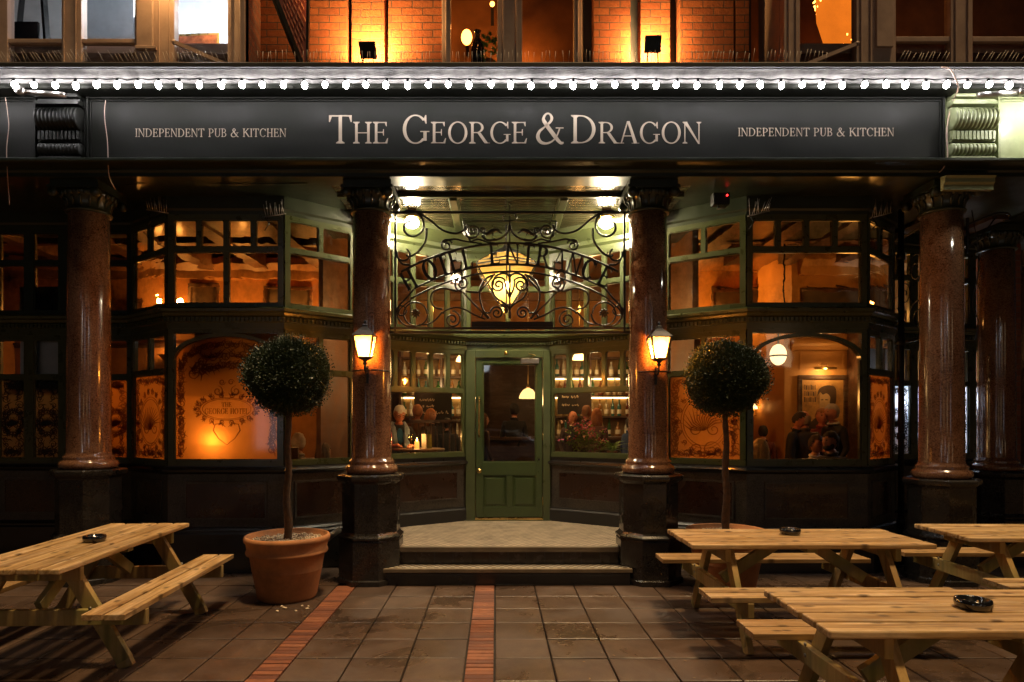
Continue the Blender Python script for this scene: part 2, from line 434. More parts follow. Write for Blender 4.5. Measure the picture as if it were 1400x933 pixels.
def glyph(c):
    if c == 'I': return stemp(.09), .31
    if c == 'H': return stemp(.09)+stemp(.60)+[rect(.2,.47,.62,.47+HL)], .82
    if c == 'T': return stemp(.325, top=False)+[rect(.02,.945,.755,1.0), poly((.02,.96),(.02,.76),(.05,.76),(.11,.955)), poly((.755,.96),(.755,.76),(.725,.76),(.665,.955))], .775
    if c == 'E': return stemp(.09)+[rect(.2,.95,.60,1.0), rect(.2,.49,.48,.54), rect(.2,0,.62,.05), poly((.60,1.0),(.52,.955),(.575,.80),(.60,.80)),
                        poly((.66,.24),(.63,.24),(.54,.045),(.62,0)), poly((.48,.66),(.455,.66),(.43,.515),(.455,.37),(.48,.37))], .69
    if c == 'L': return stemp(.09)+[rect(.2,0,.60,.05), poly((.64,.26),(.61,.26),(.52,.045),(.60,0))], .66
    if c == 'D': return stemp(.09)+[ring_strip(.33,.5,.50,.50,.14,.05,-90,90), rect(.2,0,.34,.05), rect(.2,.95,.34,1.0)], .89
    if c == 'O': return [ring_strip(.45,.5,.42,.52,.135,.055,0,360,40)], .90
    if c == 'C': return [ring_strip(.45,.5,.42,.52,.135,.055,38,318,34), poly((.80,1.0),(.77,1.0),(.72,.87),(.78,.70),(.81,.70))], .84
    if c == 'G': return [ring_strip(.45,.5,.42,.52,.135,.055,40,318,34), poly((.80,1.0),(.77,1.0),(.72,.87),(.78,.70),(.81,.70)), rect(.70,.10,.82,.42), rect(.61,.40,.90,.44)], .92
    if c == 'P': return stemp(.09)+[ring_strip(.33,.72,.33,.28,.13,.05,-90,90,18), rect(.2,.44,.34,.49), rect(.2,.95,.34,1.0)], .70
    if c == 'R': return stemp(.09)+[ring_strip(.33,.74,.31,.26,.125,.05,-90,90,18), rect(.2,.48,.34,.53), rect(.2,.95,.34,1.0), poly((.36,.50),(.50,.50),(.80,.04),(.90,.03),(.90,0),(.68,0))], .86
    if c == 'B': return stemp(.09)+[ring_strip(.33,.755,.27,.245,.12,.05,-90,90,16), ring_strip(.33,.27,.33,.27,.13,.05,-90,90,18), rect(.2,.49,.34,.54), rect(.2,0,.34,.05), rect(.2,.95,.34,1.0)], .72
    if c == 'U': return stemp(.09, y0=.30, bot=False)+stemp(.64, .06, y0=.30, bot=False)+[ring_strip(.395,.31,.305,.33,.11,.06,180,360,20)], .80
    if c == 'N': return stemp(.09, .06, bot=True, e=.07)+stemp(.70, .06, e=.07, bot=False)+[poly((.06,1.0),(.21,1.0),(.76,-.02),(.70,-.02))], .85
    if c == 'A': return [poly((.36,1.03),(.42,1.03),(.14,0),(.08,0)), poly((.36,1.03),(.47,1.03),(.80,0),(.66,0)), rect(.2,.32,.62,.37), rect(-.01,0,.23,.03), rect(.56,0,.89,.03)], .86
    if c == 'K': return stemp(.09)+[poly((.2,.44),(.2,.52),(.62,.97),(.70,.97)), poly((.30,.56),(.42,.62),(.84,.04),(.92,0),(.70,0)), rect(.54,.965,.82,1.0)], .86
    if c == '&':
        p = [(.98,.03),(.86,.03),(.62,.30),(.30,.72),(.27,.86),(.36,.99),(.48,.99),(.56,.86),(.50,.72),(.30,.55),(.12,.40),(.06,.22),(.16,.05),(.36,.0),(.58,.08),(.74,.26),(.84,.50)]
        w = [.05,.10,.14,.13,.09,.06,.05,.10,.08,.05,.09,.13,.11,.07,.05,.05,.05]
        q = [(v.x, v.y) for v in smooth_path([(a,b,0) for a,b in p], 5)]
        ww = [w[min(int(i/5), 16)]*(1-(i%5)/5)+w[min(int(i/5)+1, 16)]*((i%5)/5) for i in range(len(q))]
        a, b = ribbon(q, ww)
        return [('S', a, b, False), rect(.70,.50,.98,.54)], 1.02
    return [], .38
def text_width(txt, small, track):
    w = 0
    for i, c in enumerate(txt):
        k = small if c.islower() else 1
        w += (glyph(c.upper())[1] + track)*k
    return w
def emit_text(mb, txt, fn, u0, v0, width, cap, small=.74, track=.06, depth=.004, sx=None):
    """lower-case letters become small capitals; fn(u, v, d) maps to the scene"""
    if sx is None: sx = width/text_width(txt, small, track)
    u = u0; q = 0
    for c in txt:
        k = small if c.islower() else 1
        ps, adv = glyph(c.upper())
        for p in ps:
            q += 1; dd = depth + (q % 9)*.00035
            m = lambda a, b, d, u=u, k=k: fn(u+a*sx*k, v0+b*cap*k, d)
            if p[0] == 'P': mb.prism(p[1], m, 0, dd)
            else: mb.strip(p[1], p[2], m, 0, dd, p[3])
        u += (adv+track)*k*sx

# ------------------------------------------------------------------ ground
def ground():
    g = MB(); g.add([(-300,-300,-.03),(300,-300,-.03),(300,300,-.03),(-300,300,-.03)], [(0,1,2,3)])
    o = g.build('ground', pm('dark asphalt', (.030,.027,.025), .7, var=.4, scale=14, bump=.6, bscale=90), fix=False); tag(o, kind='structure')
    # stone pavement: individually laid slabs, brick strips between
    t = NT('concrete paving slab'); v = t.coord(jitter=True); vw = t.coord()
    f = t.noise(v, 4, 6, .7); fine = t.noise(v, 130, 3, .7); wet = t.noise(vw, 1.15, 5, .62, .6)
    at = t.n('ShaderNodeAttribute', attribute_name='rnd').outputs['Fac']
    c = t.ramp(f, [(.3, (.056,.034,.023)), (.7, (.120,.075,.050))])
    c = t.mix(t.rng(at, 0, .55, 0, 1), c, (.048,.030,.021))
    c = t.mix(t.rng(fine, 0, .4, .5, .7), c, (.03,.024,.02))
    wf = t.rng(wet, 0, 1, .575, .62)
    c = t.mix(t.n('ShaderNodeMath', {0: wf, 1: .55}, operation='MULTIPLY'), c, (.018,.013,.010))
    sp = t.n('ShaderNodeTexVoronoi', {'Vector': vw, 'Scale': 7.0}).outputs['Distance']
    c = t.mix(t.rng(sp, .7, 0, .025, .05), c, (.22,.18,.14))
    b = t.bsdf(Base_Color=c, Roughness=t.rng(wet, .56, .22, .42, .60))
    t.set(b, 'Normal', t.bump(t.n('ShaderNodeMath', {0: fine, 1: f}, operation='ADD'), .35, .004))
    slab = t.done(b)
    mb = MB()
    y0 = 6.488; Tt = .4; gap = .0038; gy = .0065
    cols = []
    x = -.212
    while x > -1.4: cols.append((x-.4027, x)); x -= .4027
    x = -1.62
    k = 0
    while x > -12:
        cols.append((x-.4, x)); x -= .4
    x = -.010
    while x < 12: cols.append((x, x+.4)); x += .4
    for (a, c_) in cols:
        for r in range(24):
            yb = y0 - r*Tt
            if yb < -2.4: break
            tl = uni(-.0026, .0022); tx = uni(-.0018, .0018)
            A, B = a+gap+.003, c_-gap; Y0, Y1 = yb-Tt+gy, yb-gy
            zz = [uni(-.001,.001)+tl, tl+tx, tx-tl, -tl]
            e = .006
            vs = [(A,Y0,-.02),(B,Y0,-.02),(B,Y1,-.02),(A,Y1,-.02),
                  (A,Y0,zz[0]-.004),(B,Y0,zz[1]-.004),(B,Y1,zz[2]-.004),(A,Y1,zz[3]-.004),
                  (A+e,Y0+e,zz[0]),(B-e,Y0+e,zz[1]),(B-e,Y1-e,zz[2]),(A+e,Y1-e,zz[3])]
            fs = [(8,9,10,11)]
            for i in range(4):
                j = (i+1) % 4
                fs += [(i,j,4+j,4+i),(4+i,4+j,8+j,8+i)]
            mb.add(vs, fs)
    # rows that run on beneath the bays
    for (a, c_) in cols:
        if -1.2 < a < 1.3: continue
        for r in range(1, 3):
            yb = y0 + r*Tt
            mb.box(a+gap, c_-gap, yb-Tt+gap, yb-gap, -.02, uni(-.001,.001))
    tag(mb.build('pavement', slab, fix=False), kind='structure')
    bk = MB()
    for (a, c_) in ((-.209, -.013), (-1.617, -1.420)):
        y = y0; i = 0
        while y > -2.4:
            w = .0655
            z = uni(-.002, .002); A, B, Y0, Y1 = a+.004, c_-.004, y-w+.006, y-.006; e = .004
            vs = [(A,Y0,-.02),(B,Y0,-.02),(B,Y1,-.02),(A,Y1,-.02),(A,Y0,z-.003),(B,Y0,z-.003),(B,Y1,z-.003),(A,Y1,z-.003),(A+e,Y0+e,z),(B-e,Y0+e,z),(B-e,Y1-e,z),(A+e,Y1-e,z)]
            fs = [(8,9,10,11)]
            for q in range(4):
                j = (q+1) % 4; fs += [(q,j,4+j,4+q),(4+q,4+j,8+j,8+q)]
            bk.add(vs, fs); y -= w
            i += 1
    t = NT('red paving brick'); v = t.coord(jitter=True)
    f = t.noise(v, 9, 5, .7); at = t.n('ShaderNodeAttribute', attribute_name='rnd').outputs['Fac']
    c = t.ramp(at, [(.1, (.13,.042,.022)), (.5, (.21,.066,.028)), (.9, (.28,.098,.042))])
    c = t.mix(t.rng(f, 0, .6, .42, .7), c, (.09,.032,.018))
    b = t.bsdf(Base_Color=c, Roughness=.62); t.set(b, 'Normal', t.bump(t.noise(v, 90, 3), .3, .003))
    tag(bk.build('brick_path', t.done(b), fix=False), kind='structure')
ground()

# ------------------------------------------------------------------ the pub
pub = empty('pub_building', (0,0,0), 0, 'Victorian pub front with dark green fascia, red granite columns and amber lit bay windows', 'pub')
def part(name, mb, mat, parent=None, bevel=0.0, label=None):
    o = mb.build(name, mat, parent or pub, bevel)
    if label: o['label'] = label
    return o
BL = [(-7.6,7.6),(-4.33,7.6),(-3.64,7.1),(-2.36,7.1),(-1.70,7.62)]
BR = [(2.02,7.62),(2.79,7.1),(4.12,7.1),(4.73,7.6),(5.1,8.4),(6.95,8.8),(7.4,13.5)]
PL = [(-1.70,7.62),(-.40,8.5)]
PR = [(.72,8.5),(2.02,7.62)]
FL = .36
def outer_faces():
    # stall risers: black plinth, moulding, speckled granite with sunk panels, black sill
    for pl in (BL, BR):
        part('plinth_course', MB().sweep(pl, [(-.06,0),(.10,0),(.10,.43),(.085,.45),(.085,.47),(.06,.49),(.04,.50),(-.06,.50)]), M['black_stone'])
        part('granite_riser', MB().sweep(pl, [(-.06,.50),(.022,.50),(.022,1.09),(-.06,1.09)]), M['grey_granite'])
        part('sill', MB().sweep(pl, [(-.06,1.09),(.05,1.09),(.085,1.115),(.095,1.135),(.085,1.155),(.03,1.165),(.03,1.18),(-.06,1.18)]), M['black_stone'])
    for pl in (PL, PR):
        part('plinth_course', MB().sweep(pl, [(-.06,FL-.05),(.055,FL-.05),(.055,FL+.15),(.04,FL+.17),(.04,FL+.185),(-.06,FL+.185)]), M['black_matt'])
        part('granite_riser', MB().sweep(pl, [(-.06,FL+.185),(.02,FL+.185),(.02,1.10),(-.06,1.10)]), M['grey_granite'])
        part('sill', MB().sweep(pl, [(-.06,1.10),(.05,1.10),(.07,1.125),(.065,1.15),(.03,1.16),(.03,1.21),(-.06,1.21)]), M['black_stone'])
    # sunk panels of brown granite with a raised moulding
    def panel(P0, P1, z0, z1, u0, u1):
        P0 = Vector(P0); d = (Vector(P1)-P0); L = d.length; d.normalize(); nn = Vector((d.y, -d.x))
        def fn(u, v, dd):
            q = P0 + d*u + nn*dd; return (q.x, q.y, v)
        m = MB(); a, b = u0*L, u1*L
        m.prism([(a,z0),(b,z0),(b,z1),(a,z1)], fn, .016, .026)
        po = part('panel', m, M['brown_granite'])
        m = MB()
        for (q0, q1, w0, w1) in ((a-.012,b+.012,z0-.022,z0),(a-.012,b+.012,z1,z1+.022),(a-.022,a,z0-.0215,z1+.0215),(b,b+.022,z0-.0215,z1+.0215)):
            m.prism([(q0,w0),(q1,w0),(q1,w1),(q0,w1)], fn, .018, .034 if q1-q0 > .1 else .033)
        m.build('panel_moulding', M['grey_granite'], po)
    for i in range(4): 
        if i == 0:
            for k in range(4): panel(BL[0], BL[1], .60, .98, .06+k*.24, .24+k*.24)
        else: panel(BL[i], BL[i+1], .60, .98, .16, .84)
    for i in range(3): panel(BR[i], BR[i+1], .60, .98, .16, .84)
    panel(BR[4], BR[5], .60, .98, .1, .9)
    panel(*PL, FL+.31, 1.0, .12, .90); panel(*PR, FL+.31, 1.0, .10, .88)
    # dentilled cornices at transom height
    def cornice(pl, z, mat, h=.23):
        m = MB().sweep(pl, [(-.05,z),(.035,z),(.035,z+h*.30),(.045,z+h*.34),(.045,z+h*.56),(.075,z+h*.62),(.085,z+h*.74),(.115,z+h*.80),(.12,z+h*.93),(.10,z+h),(-.05,z+h)])
        for i in range(len(pl)-1):
            a = Vector(pl[i]); d = Vector(pl[i+1])-a; L = d.length; d.normalize(); nn = Vector((d.y,-d.x))
            n = int(L/.045)
            for k in range(n):
                u = (k+.5)*L/n
                def fn(x, v, dd, u=u): 
                    q = a + d*(u+x) + nn*dd; return (q.x, q.y, v)
                m.prism([(-.012,z+h*.37),(.012,z+h*.37),(.012,z+h*.545),(-.012,z+h*.545)], fn, .04, .068)
        part('cornice', m, mat)
    cornice(BL, 2.70, M['paint_bay']); cornice(BR[:6], 2.70, M['paint_bay'])
    cornice(PL+PR, 2.62, M['paint_green'], .20)
    # frieze above the upper lights
    for pl in (BL, BR[:6]):
        part('frieze', MB().sweep(pl, [(-.06,3.97),(.03,3.97),(.03,4.01),(.05,4.03),(.05,4.17),(-.06,4.17)]), M['paint_dark'])
    part('frieze', MB().sweep(PL+PR, [(-.06,3.84),(.03,3.84),(.03,3.90),(.06,3.93),(.06,3.98),(.10,4.02),(.17,4.10),(.19,4.19),(-.06,4.19)]), M['paint_upper'])
outer_faces()

def seg_fn(P0, P1):
    P0 = Vector(P0); d = Vector(P1)-P0; L = d.length; d.normalize(); nn = Vector((d.y, -d.x))
    def fn(u, v, dd):
        q = P0 + d*u + nn*dd; return (q.x, q.y, v)
    return fn, L
def fillet(m, fn, u, z, r, su, sz, d0, d1, n=6):
    """concave corner piece at (u,z); su, sz point into the pane"""
    pts = [(u, z), (u+su*r, z)]
    for i in range(1, n):
        a = PI/2*i/n
        pts.append((u+su*r-su*r*math.sin(a), z+sz*r-sz*r*math.cos(a)))
    pts.append((u, z+sz*r))
    m.prism(pts, fn, d0, d1)
def window(P0, P1, z0, z1, rows, mat, gmats, bw=.055, mw=.042, rw=.05, r=.055, ends=True, d=(-.035,.028), name='window'):
    """rows from the bottom: (height share, pane count); gmats one glass per row"""
    fn, L = seg_fn(P0, P1); m = MB()
    d0, d1 = d
    def b(u0, u1, a, c, e=0): m.prism([(u0,a),(u1,a),(u1,c),(u0,c)], fn, d0+e, d1-e)
    def rim(u0, u1, a, c):                                  # thin glazing bead round a pane, set back from the frame face
        w = .012
        for (q0,q1,w0,w1) in ((u0,u1,a,a+w),(u0,u1,c-w,c),(u0,u0+w,a+w,c-w),(u1-w,u1,a+w,c-w)):
            m.prism([(q0,w0),(q1,w0),(q1,w1),(q0,w1)], fn, d0+.008, d1-.014)
    b(0, L, z0, z0+bw); b(0, L, z1-bw, z1)
    b(0, bw, z0+bw, z1-bw, .001); b(L-bw, L, z0+bw, z1-bw, .001)
    H = z1-z0-2*bw; z = z0+bw; wo = None; panes = []
    tot = sum(q[0] for q in rows)
    for i, (sh, n) in enumerate(rows):
        zt = z + H*sh/tot
        za = z if i == 0 else z+rw/2
        zb = zt if i == len(rows)-1 else zt-rw/2
        if i < len(rows)-1: b(bw, L-bw, zb, zb+rw, .002)
        pw = (L-2*bw-mw*(n-1))/n
        for k in range(n):
            u = bw + k*(pw+mw)
            if k: b(u-mw, u, za, zb, .003)
            rim(u, u+pw, za, zb)
            rr = min(r, pw*.35)
            for su, uu in ((1, u), (-1, u+pw)):
                fillet(m, fn, uu, zb, rr, su, -1, d0+.004, d1-.005)
                fillet(m, fn, uu, za, rr*.35, su, 1, d0+.004, d1-.005)
            panes.append((i, u, u+pw, za, zb))
        z = zt
    w = part(name, m, mat)
    for i in range(len(rows)):
        g = MB(); any_ = False
        if gmats[i] is None: continue
        for (k, u0, u1, za, zb) in panes:
            if k != i: continue
            g.add([fn(u0-.004, za-.004, -.006), fn(u1+.004, za-.004, -.006), fn(u1+.004, zb+.004, -.006), fn(u0-.004, zb+.004, -.006)], [(0,1,2,3)])
        g.build('pane', gmats[i], w, fix=False)
    return w, fn, L, panes
def arch_window(P0, P1, z0, z1, zs, zp, mat, glass_in, glass_sp, bw=.06):
    """one wide light under a flat elliptical arch, small spandrel panes above"""
    fn, L = seg_fn(P0, P1); m = MB(); d0, d1 = -.035, .028
    for (a,b_,c,e,k) in ((0,L,z0,z0+bw,0),(0,L,z1-.045,z1,0),(0,bw,z0+bw,z1-.045,.001),(L-bw,L,z0+bw,z1-.045,.001)):
        m.prism([(a,c),(b_,c),(b_,e),(a,e)], fn, d0+k, d1-k)
    o = []; i_ = []; n = 36
    for k in range(n+1):
        t = PI*k/n; c, s = math.cos(t), math.sin(t)
        o.append((L/2-(L/2-bw+.03)*c, zs+(zp-zs)*s)); i_.append((L/2-(L/2-bw-.012)*c, zs-.005+(zp-zs-.035)*s))
    m.strip(o, i_, fn, d0-.004, d1+.012)
    for k, pts in enumerate((o, i_)): pass
    for (q0,q1,w0,w1) in ((bw,L-bw,z0+bw,z0+bw+.014),(bw,bw+.014,z0+bw+.014,zs),(L-bw-.014,L-bw,z0+bw+.014,zs)):
        m.prism([(q0,w0),(q1,w0),(q1,w1),(q0,w1)], fn, d0+.01, d1-.014)
    w = part('window', m, mat)
    main = [(bw-.005,z0+bw-.005),(L-bw+.005,z0+bw-.005)] + [(p[0],p[1]) for p in reversed(i_)]
    g = MB(); g.add([fn(u, v, -.006) for u, v in main], [tuple(range(len(main)))]); g.build('pane', glass_in, w, fix=False)
    h = len(o)//2
    for half in (o[:h+1], o[h:]):
        left = half is not None and half[0][0] < L/2-.01
        pts = [p for p in half] + ([(bw, z1-.04)] if left else [(L-bw, z1-.04)])
        if left: pts = half + [(L/2, z1-.04), (bw, z1-.04)]
        else: pts = half + [(L-bw, z1-.04), (L/2, z1-.04)]
        g = MB(); g.add([fn(u, v, -.007) for u, v in pts], [tuple(range(len(pts)))]); g.build('pane', glass_sp, w, fix=False)
    return w, fn, L
# --- etched ornament on the lower bay lights
def etch(w, fn, u0, u1, z0, z1, motif=True, words=False, top=None, mat='stain_letter', arched=False):
    m = MB(); W = u1-u0; H = z1-z0; cx = (u0+u1)/2; wd = .008
    cnt = [0]
    def st(pts, w_=wd):
        if not isinstance(w_, (list, tuple)):
            n_ = len(pts); w_ = [w_*(.45+1.0*math.sin(PI*min(1,(i+.5)/n_))) for i in range(n_)]
        a, b = ribbon(pts, w_); cnt[0] += 1
        m.strip(a, b, fn, .0005, .0022+.0002*(cnt[0] % 5))
    def curl(x, y, r, a, sgn): st(spiral(x, y, r, r*.15, a, a+sgn*520, 22))
    def leaf(x, y, l, a):
        c, s = math.cos(R(a)), math.sin(R(a))
        st([(x,y),(x+c*l*.5-s*l*.14,y+s*l*.5+c*l*.14),(x+c*l,y+s*l)], [.002,min(.014,l*.2),.002])
    ins = .07
    def frame_pt(t):                                       # rectangle (or arch) walked once
        a0, b0, a1, b1 = u0+ins, z0+ins, u1-ins, z1-ins
        if arched:
            if t < .32: return (a0, b0+(b1-.25-b0)*t/.32), 90
            if t < .68:
                q = PI*(t-.32)/.36; return (cx-(a1-cx)*math.cos(q), b1-.25+.25*math.sin(q)), 90-180*(t-.32)/.36
            if t < 1: return (a1, b1-.25-(b1-.25-b0)*(t-.68)/.32), -90
        if t < .3: return (a0, b0+(b1-b0)*t/.3), 90
        if t < .5: return (a0+(a1-a0)*(t-.3)/.2, b1), 0
        if t < .8: return (a1, b1-(b1-b0)*(t-.5)/.3), -90
        return (a1-(a1-a0)*(t-.8)/.2, b0), 180
    n = int((2*W+2*H)/.072)
    for k in range(n):
        (x, y), a = frame_pt(k/n); s = 1 if k % 2 else -1
        r = uni(.03,.055)
        curl(x+uni(-.01,.01), y+uni(-.01,.01), r, a+90*s, s)
        for q in range(3): leaf(x, y, uni(.04,.085), a+uni(-80,80)+(180 if q%2 else 0))
        if k % 3 == 0:
            for q in range(7): leaf(x+.02*s, y, uni(.02,.045), q*51+uni(-15,15))
    if arched:
        for k in range(30):
            q = PI*(.06+.88*k/29); rr_ = (.20,.30)[k%2]; x, y = cx-(W/2-rr_)*math.cos(q), z1-.42+(.24,.12)[k%2]*math.sin(q)+uni(-.02,.02); s = 1 if k % 2 else -1
            curl(x, y, uni(.04,.065), math.degrees(q), s)
            for j in range(3): leaf(x, y, uni(.04,.09), uni(0,360))
        for s in (-1,1):
            for j in range(9): leaf(cx+s*.30, z1-.36, .12, j*40+uni(-12,12))
            st([(cx+s*u, v) for u, v in ((.02,z1-.12),(.10,z1-.20),(.22,z1-.22),(.33,z1-.15),(.40,z1-.22))], .012)
    if motif:
        cy = z0+H*(.42 if words else .45); rx = min(W*.33, .30); ry = rx*(.42 if words else 1.15)
        for q in (1.0, .90): st([(cx+rx*q*math.cos(R(a)), cy+ry*q*math.sin(R(a))) for a in range(0,361,10)], .005)
        for k in range(18):
            a = k*20; s = 1 if k%2 else -1
            x, y = cx+rx*1.1*math.cos(R(a)), cy+ry*1.2*math.sin(R(a))
            curl(x, y, .03, a, s)
            for q in range(4): leaf(x, y, .05, a+uni(-60,60))
        if words:
            emit_text(m, 'THE', fn, cx-.055, cy+.025, .11, .05, depth=.002)
            emit_text(m, 'GEORGE HOTEL', fn, cx-rx*.82, cy-.055, rx*1.64, .062, depth=.002)
            for s in (-1,1):
                st([(cx+s*v_[0], v_[1]) for v_ in [(0,cy-.40),(.09,cy-.33),(.15,cy-.24),(.13,cy-.17),(.06,cy-.16),(.015,cy-.20)]], .007)
                st(spiral(cx+s*.10, cy+.2, .06, .01, 90, 90+s*500, 22)); st(spiral(cx+s*.05, cy+.30, .035, .01, 0, s*500, 22))
        else:
            for k in range(14):
                a = 20+k*140/13; leaf(cx, cy-ry*.35, ry*.95, a)
            for s in (-1,1):
                curl(cx+s*rx*.4, cy-ry*.3, rx*.3, 90, s); curl(cx+s*rx*.3, z0+ins*1.6, rx*.4, 0, s)
    m.build('etching', M[mat], w)
# ------------------------------------------------------------------ windows of both bays
pb, pg = M['paint_bay'], M['paint_green']
def bay_side(P0, P1, lower_clear=False, etched=True, split=1, up=2):
    g = M['glass'] if lower_clear else M['frost']
    w, fn, L, pn = window(P0, P1, 1.18, 2.70, [(1.02,1),(.42,up)], pb, [g, M['glass']])
    if etched:
        k = pn[0]; etch(w, fn, k[1], k[2], k[3], k[4])
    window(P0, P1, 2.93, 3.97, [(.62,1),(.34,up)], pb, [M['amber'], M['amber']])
# left bay: flat side lights, canted light, broad arched light, canted light
n = 8
for k in range(n):
    a = -7.6+3.27*k/n; b = -7.6+3.27*(k+1)/n
    if k < 2: continue
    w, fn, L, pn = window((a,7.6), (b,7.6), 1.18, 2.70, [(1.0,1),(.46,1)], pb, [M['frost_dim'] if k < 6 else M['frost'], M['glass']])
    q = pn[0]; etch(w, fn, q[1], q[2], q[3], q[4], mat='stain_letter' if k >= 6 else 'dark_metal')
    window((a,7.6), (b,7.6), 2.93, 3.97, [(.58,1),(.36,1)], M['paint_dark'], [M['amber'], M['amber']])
bay_side(BL[1], BL[2])
w, fn, L = arch_window(BL[2], BL[3], 1.18, 2.70, 2.36, 2.655, pb, M['frost'], M['glass'])
etch(w, fn, .06, L-.06, 1.24, 2.60, words=True, arched=True)
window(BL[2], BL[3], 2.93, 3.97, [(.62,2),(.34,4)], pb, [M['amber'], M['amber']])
bay_side(BL[3], BL[4], lower_clear=True, etched=False)
# right bay
bay_side(BR[0], BR[1])
w, fn, L = arch_window(BR[1], BR[2], 1.18, 2.70, 2.36, 2.655, pb, M['glass'], M['glass'])
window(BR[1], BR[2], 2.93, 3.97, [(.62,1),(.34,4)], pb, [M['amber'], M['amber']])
bay_side(BR[2], BR[3])
window(BR[3], BR[4], 1.18, 2.70, [(1.02,1),(.42,1)], pb, [M['glass'], M['glass']])
window(BR[3], BR[4], 2.93, 3.97, [(.62,1),(.34,1)], pb, [M['glass'], M['glass']])
fa, fl = seg_fn(BR[4], BR[5])
for k in range(4):
    a = fa(fl*k/4,0,0)[:2]; b = fa(fl*(k+1)/4,0,0)[:2]
    w, fn, L, pn = window(a, b, 1.18, 2.70, [(.98,1),(.48,2)], pb, [M['frost_cold'], M['glass']])
    q = pn[0]; etch(w, fn, q[1], q[2], q[3], q[4], mat='dark_metal')
    window(a, b, 2.93, 3.97, [(.62,1),(.34,2)], pb, [M['glass'], M['glass']])
side = MB(); side.box(6.95,7.3,8.86,13.6,2.7,7.0); side.box(6.97,7.3,8.86,13.6,.5,2.7)
part('return_wall', side, M['brick_side'])
# porch screens
for pl in (PL, PR):
    window(pl[0], pl[1], 1.21, 2.62, [(.87,1),(.52,6)], pg, [M['glass'], M['glass']], r=.06)
    window(pl[0], pl[1], 2.82, 3.86, [(.58,6),(.38,6)], M['paint_upper'], [M['glass'], M['glass']], r=.05)
window((-.40,8.5), (.72,8.5), 2.82, 3.86, [(.58,2),(.38,2)], pg, [M['glass'], M['glass']], r=.05)
# ---- door and its frame
def door():
    fr = MB()
    for (a,b,z0,z1) in ((-.40,-.275,FL,2.62),(.625,.72,FL,2.62),(-.275,.625,2.52,2.62)):
        fr.box(a,b,8.44,8.56,z0,z1)
    fr.box(-.42,.74,8.42,8.57,FL,FL+.012)
    part('door_frame', fr, M['paint_green'], bevel=.008)
    th = MB(); th.box(-.275,.625,8.43,8.55,FL+.012,FL+.035); part('threshold', th, M['brass'])
    x0, x1, y0, y1, z0, z1 = -.270, .620, 8.468, 8.512, FL+.04, 2.515
    gx0, gx1, gz0, gz1 = -.175, .535, 1.13, 2.44
    d = MB()
    d.box(x0,gx0,y0,y1,z0,z1); d.box(gx1,x1,y0,y1,z0,z1); d.box(gx0,gx1,y0,y1,gz1,z1); d.box(gx0,gx1,y0,y1,.96,gz0)
    d.box(gx0,gx1,y0,y1,z0,z0+.13); d.box(.145,.215,y0,y1,z0+.13,.96)
    w = .016
    for (a,b,c,e) in ((gx0,.145,z0+.13,.96),(.215,gx1,z0+.13,.96)):
        d.box(a,b,y0+.020,y1-.01,c,e)
        d.add([(a+.015,y0+.0195,c+.015),(b-.015,y0+.0195,c+.015),(b-.015,y0+.0195,e-.015),(a+.015,y0+.0195,e-.015),
               (a+.05,y0+.006,c+.05),(b-.05,y0+.006,c+.05),(b-.05,y0+.006,e-.05),(a+.05,y0+.006,e-.05)], [(4,5,6,7),(0,1,5,4),(1,2,6,5),(2,3,7,6),(3,0,4,7)])
        for (q0,q1,r0,r1) in ((a,b,c,c+w),(a,b,e-w,e),(a,a+w,c+w,e-w),(b-w,b,c+w,e-w)): d.box(q0,q1,y0+.006,y0+.02,r0,r1)
    for (q0,q1,r0,r1) in ((gx0,gx1,gz0,gz0+w),(gx0,gx1,gz1-w,gz1),(gx0,gx0+w,gz0+w,gz1-w),(gx1-w,gx1,gz0+w,gz1-w)): d.box(q0,q1,y0+.008,y1-.008,r0,r1)
    o = part('door', d, M['paint_door'], bevel=.004)
    g = MB(); g.add([(gx0,8.49,gz0),(gx1,8.49,gz0),(gx1,8.49,gz1),(gx0,8.49,gz1)], [(0,1,2,3)]); g.build('pane', M['dglass'], o, fix=False)
    h = MB(); h.tube([(-.222,8.46,1.47),(-.222,8.415,1.50),(-.222,8.41,1.55),(-.222,8.41,1.92),(-.222,8.415,1.97),(-.222,8.46,2.0)], .011, 8)
    h.build('handle', M['brass'], o)
    k = MB(); k.lathe([(0,-.03),(.012,-.03),(.014,-.012),(.030,-.010),(.033,0)], (-.222,8.468,1.02), 18, 'y'); k.build('lock', M['brass'], o)
    k = MB(); k.lathe([(0,-.025),(.012,-.025),(.016,0)], (.572,8.468,1.17), 12, 'y'); k.build('knob', M['dark_metal'], o)
    for z in (.62,1.48,2.30):
        k = MB(); k.tube([(.627,8.455,z-.05),(.627,8.455,z+.05)], .009, 8); k.box(.622,.655,8.462,8.466,z-.045,z+.045); k.build('hinge', M['brass'], o)
    c = MB(); c.box(.33,.57,8.40,8.468,2.44,2.505); c.build('door_closer', M['steel'], o, .004)
    c = MB(); c.tube([(.45,8.43,2.51),(.52,8.34,2.54),(.44,8.43,2.57)], .008, 6); c.build('closer_arm', M['brass'], o)
    s = MB(); s.tube([(.13,8.42,2.58),(.13,8.36,2.58)], .02, 10); s.tube([(.13,8.37,2.60),(.13,8.37,2.55)], .022, 10)
    part('door_sensor', s, M['brass'])
door()
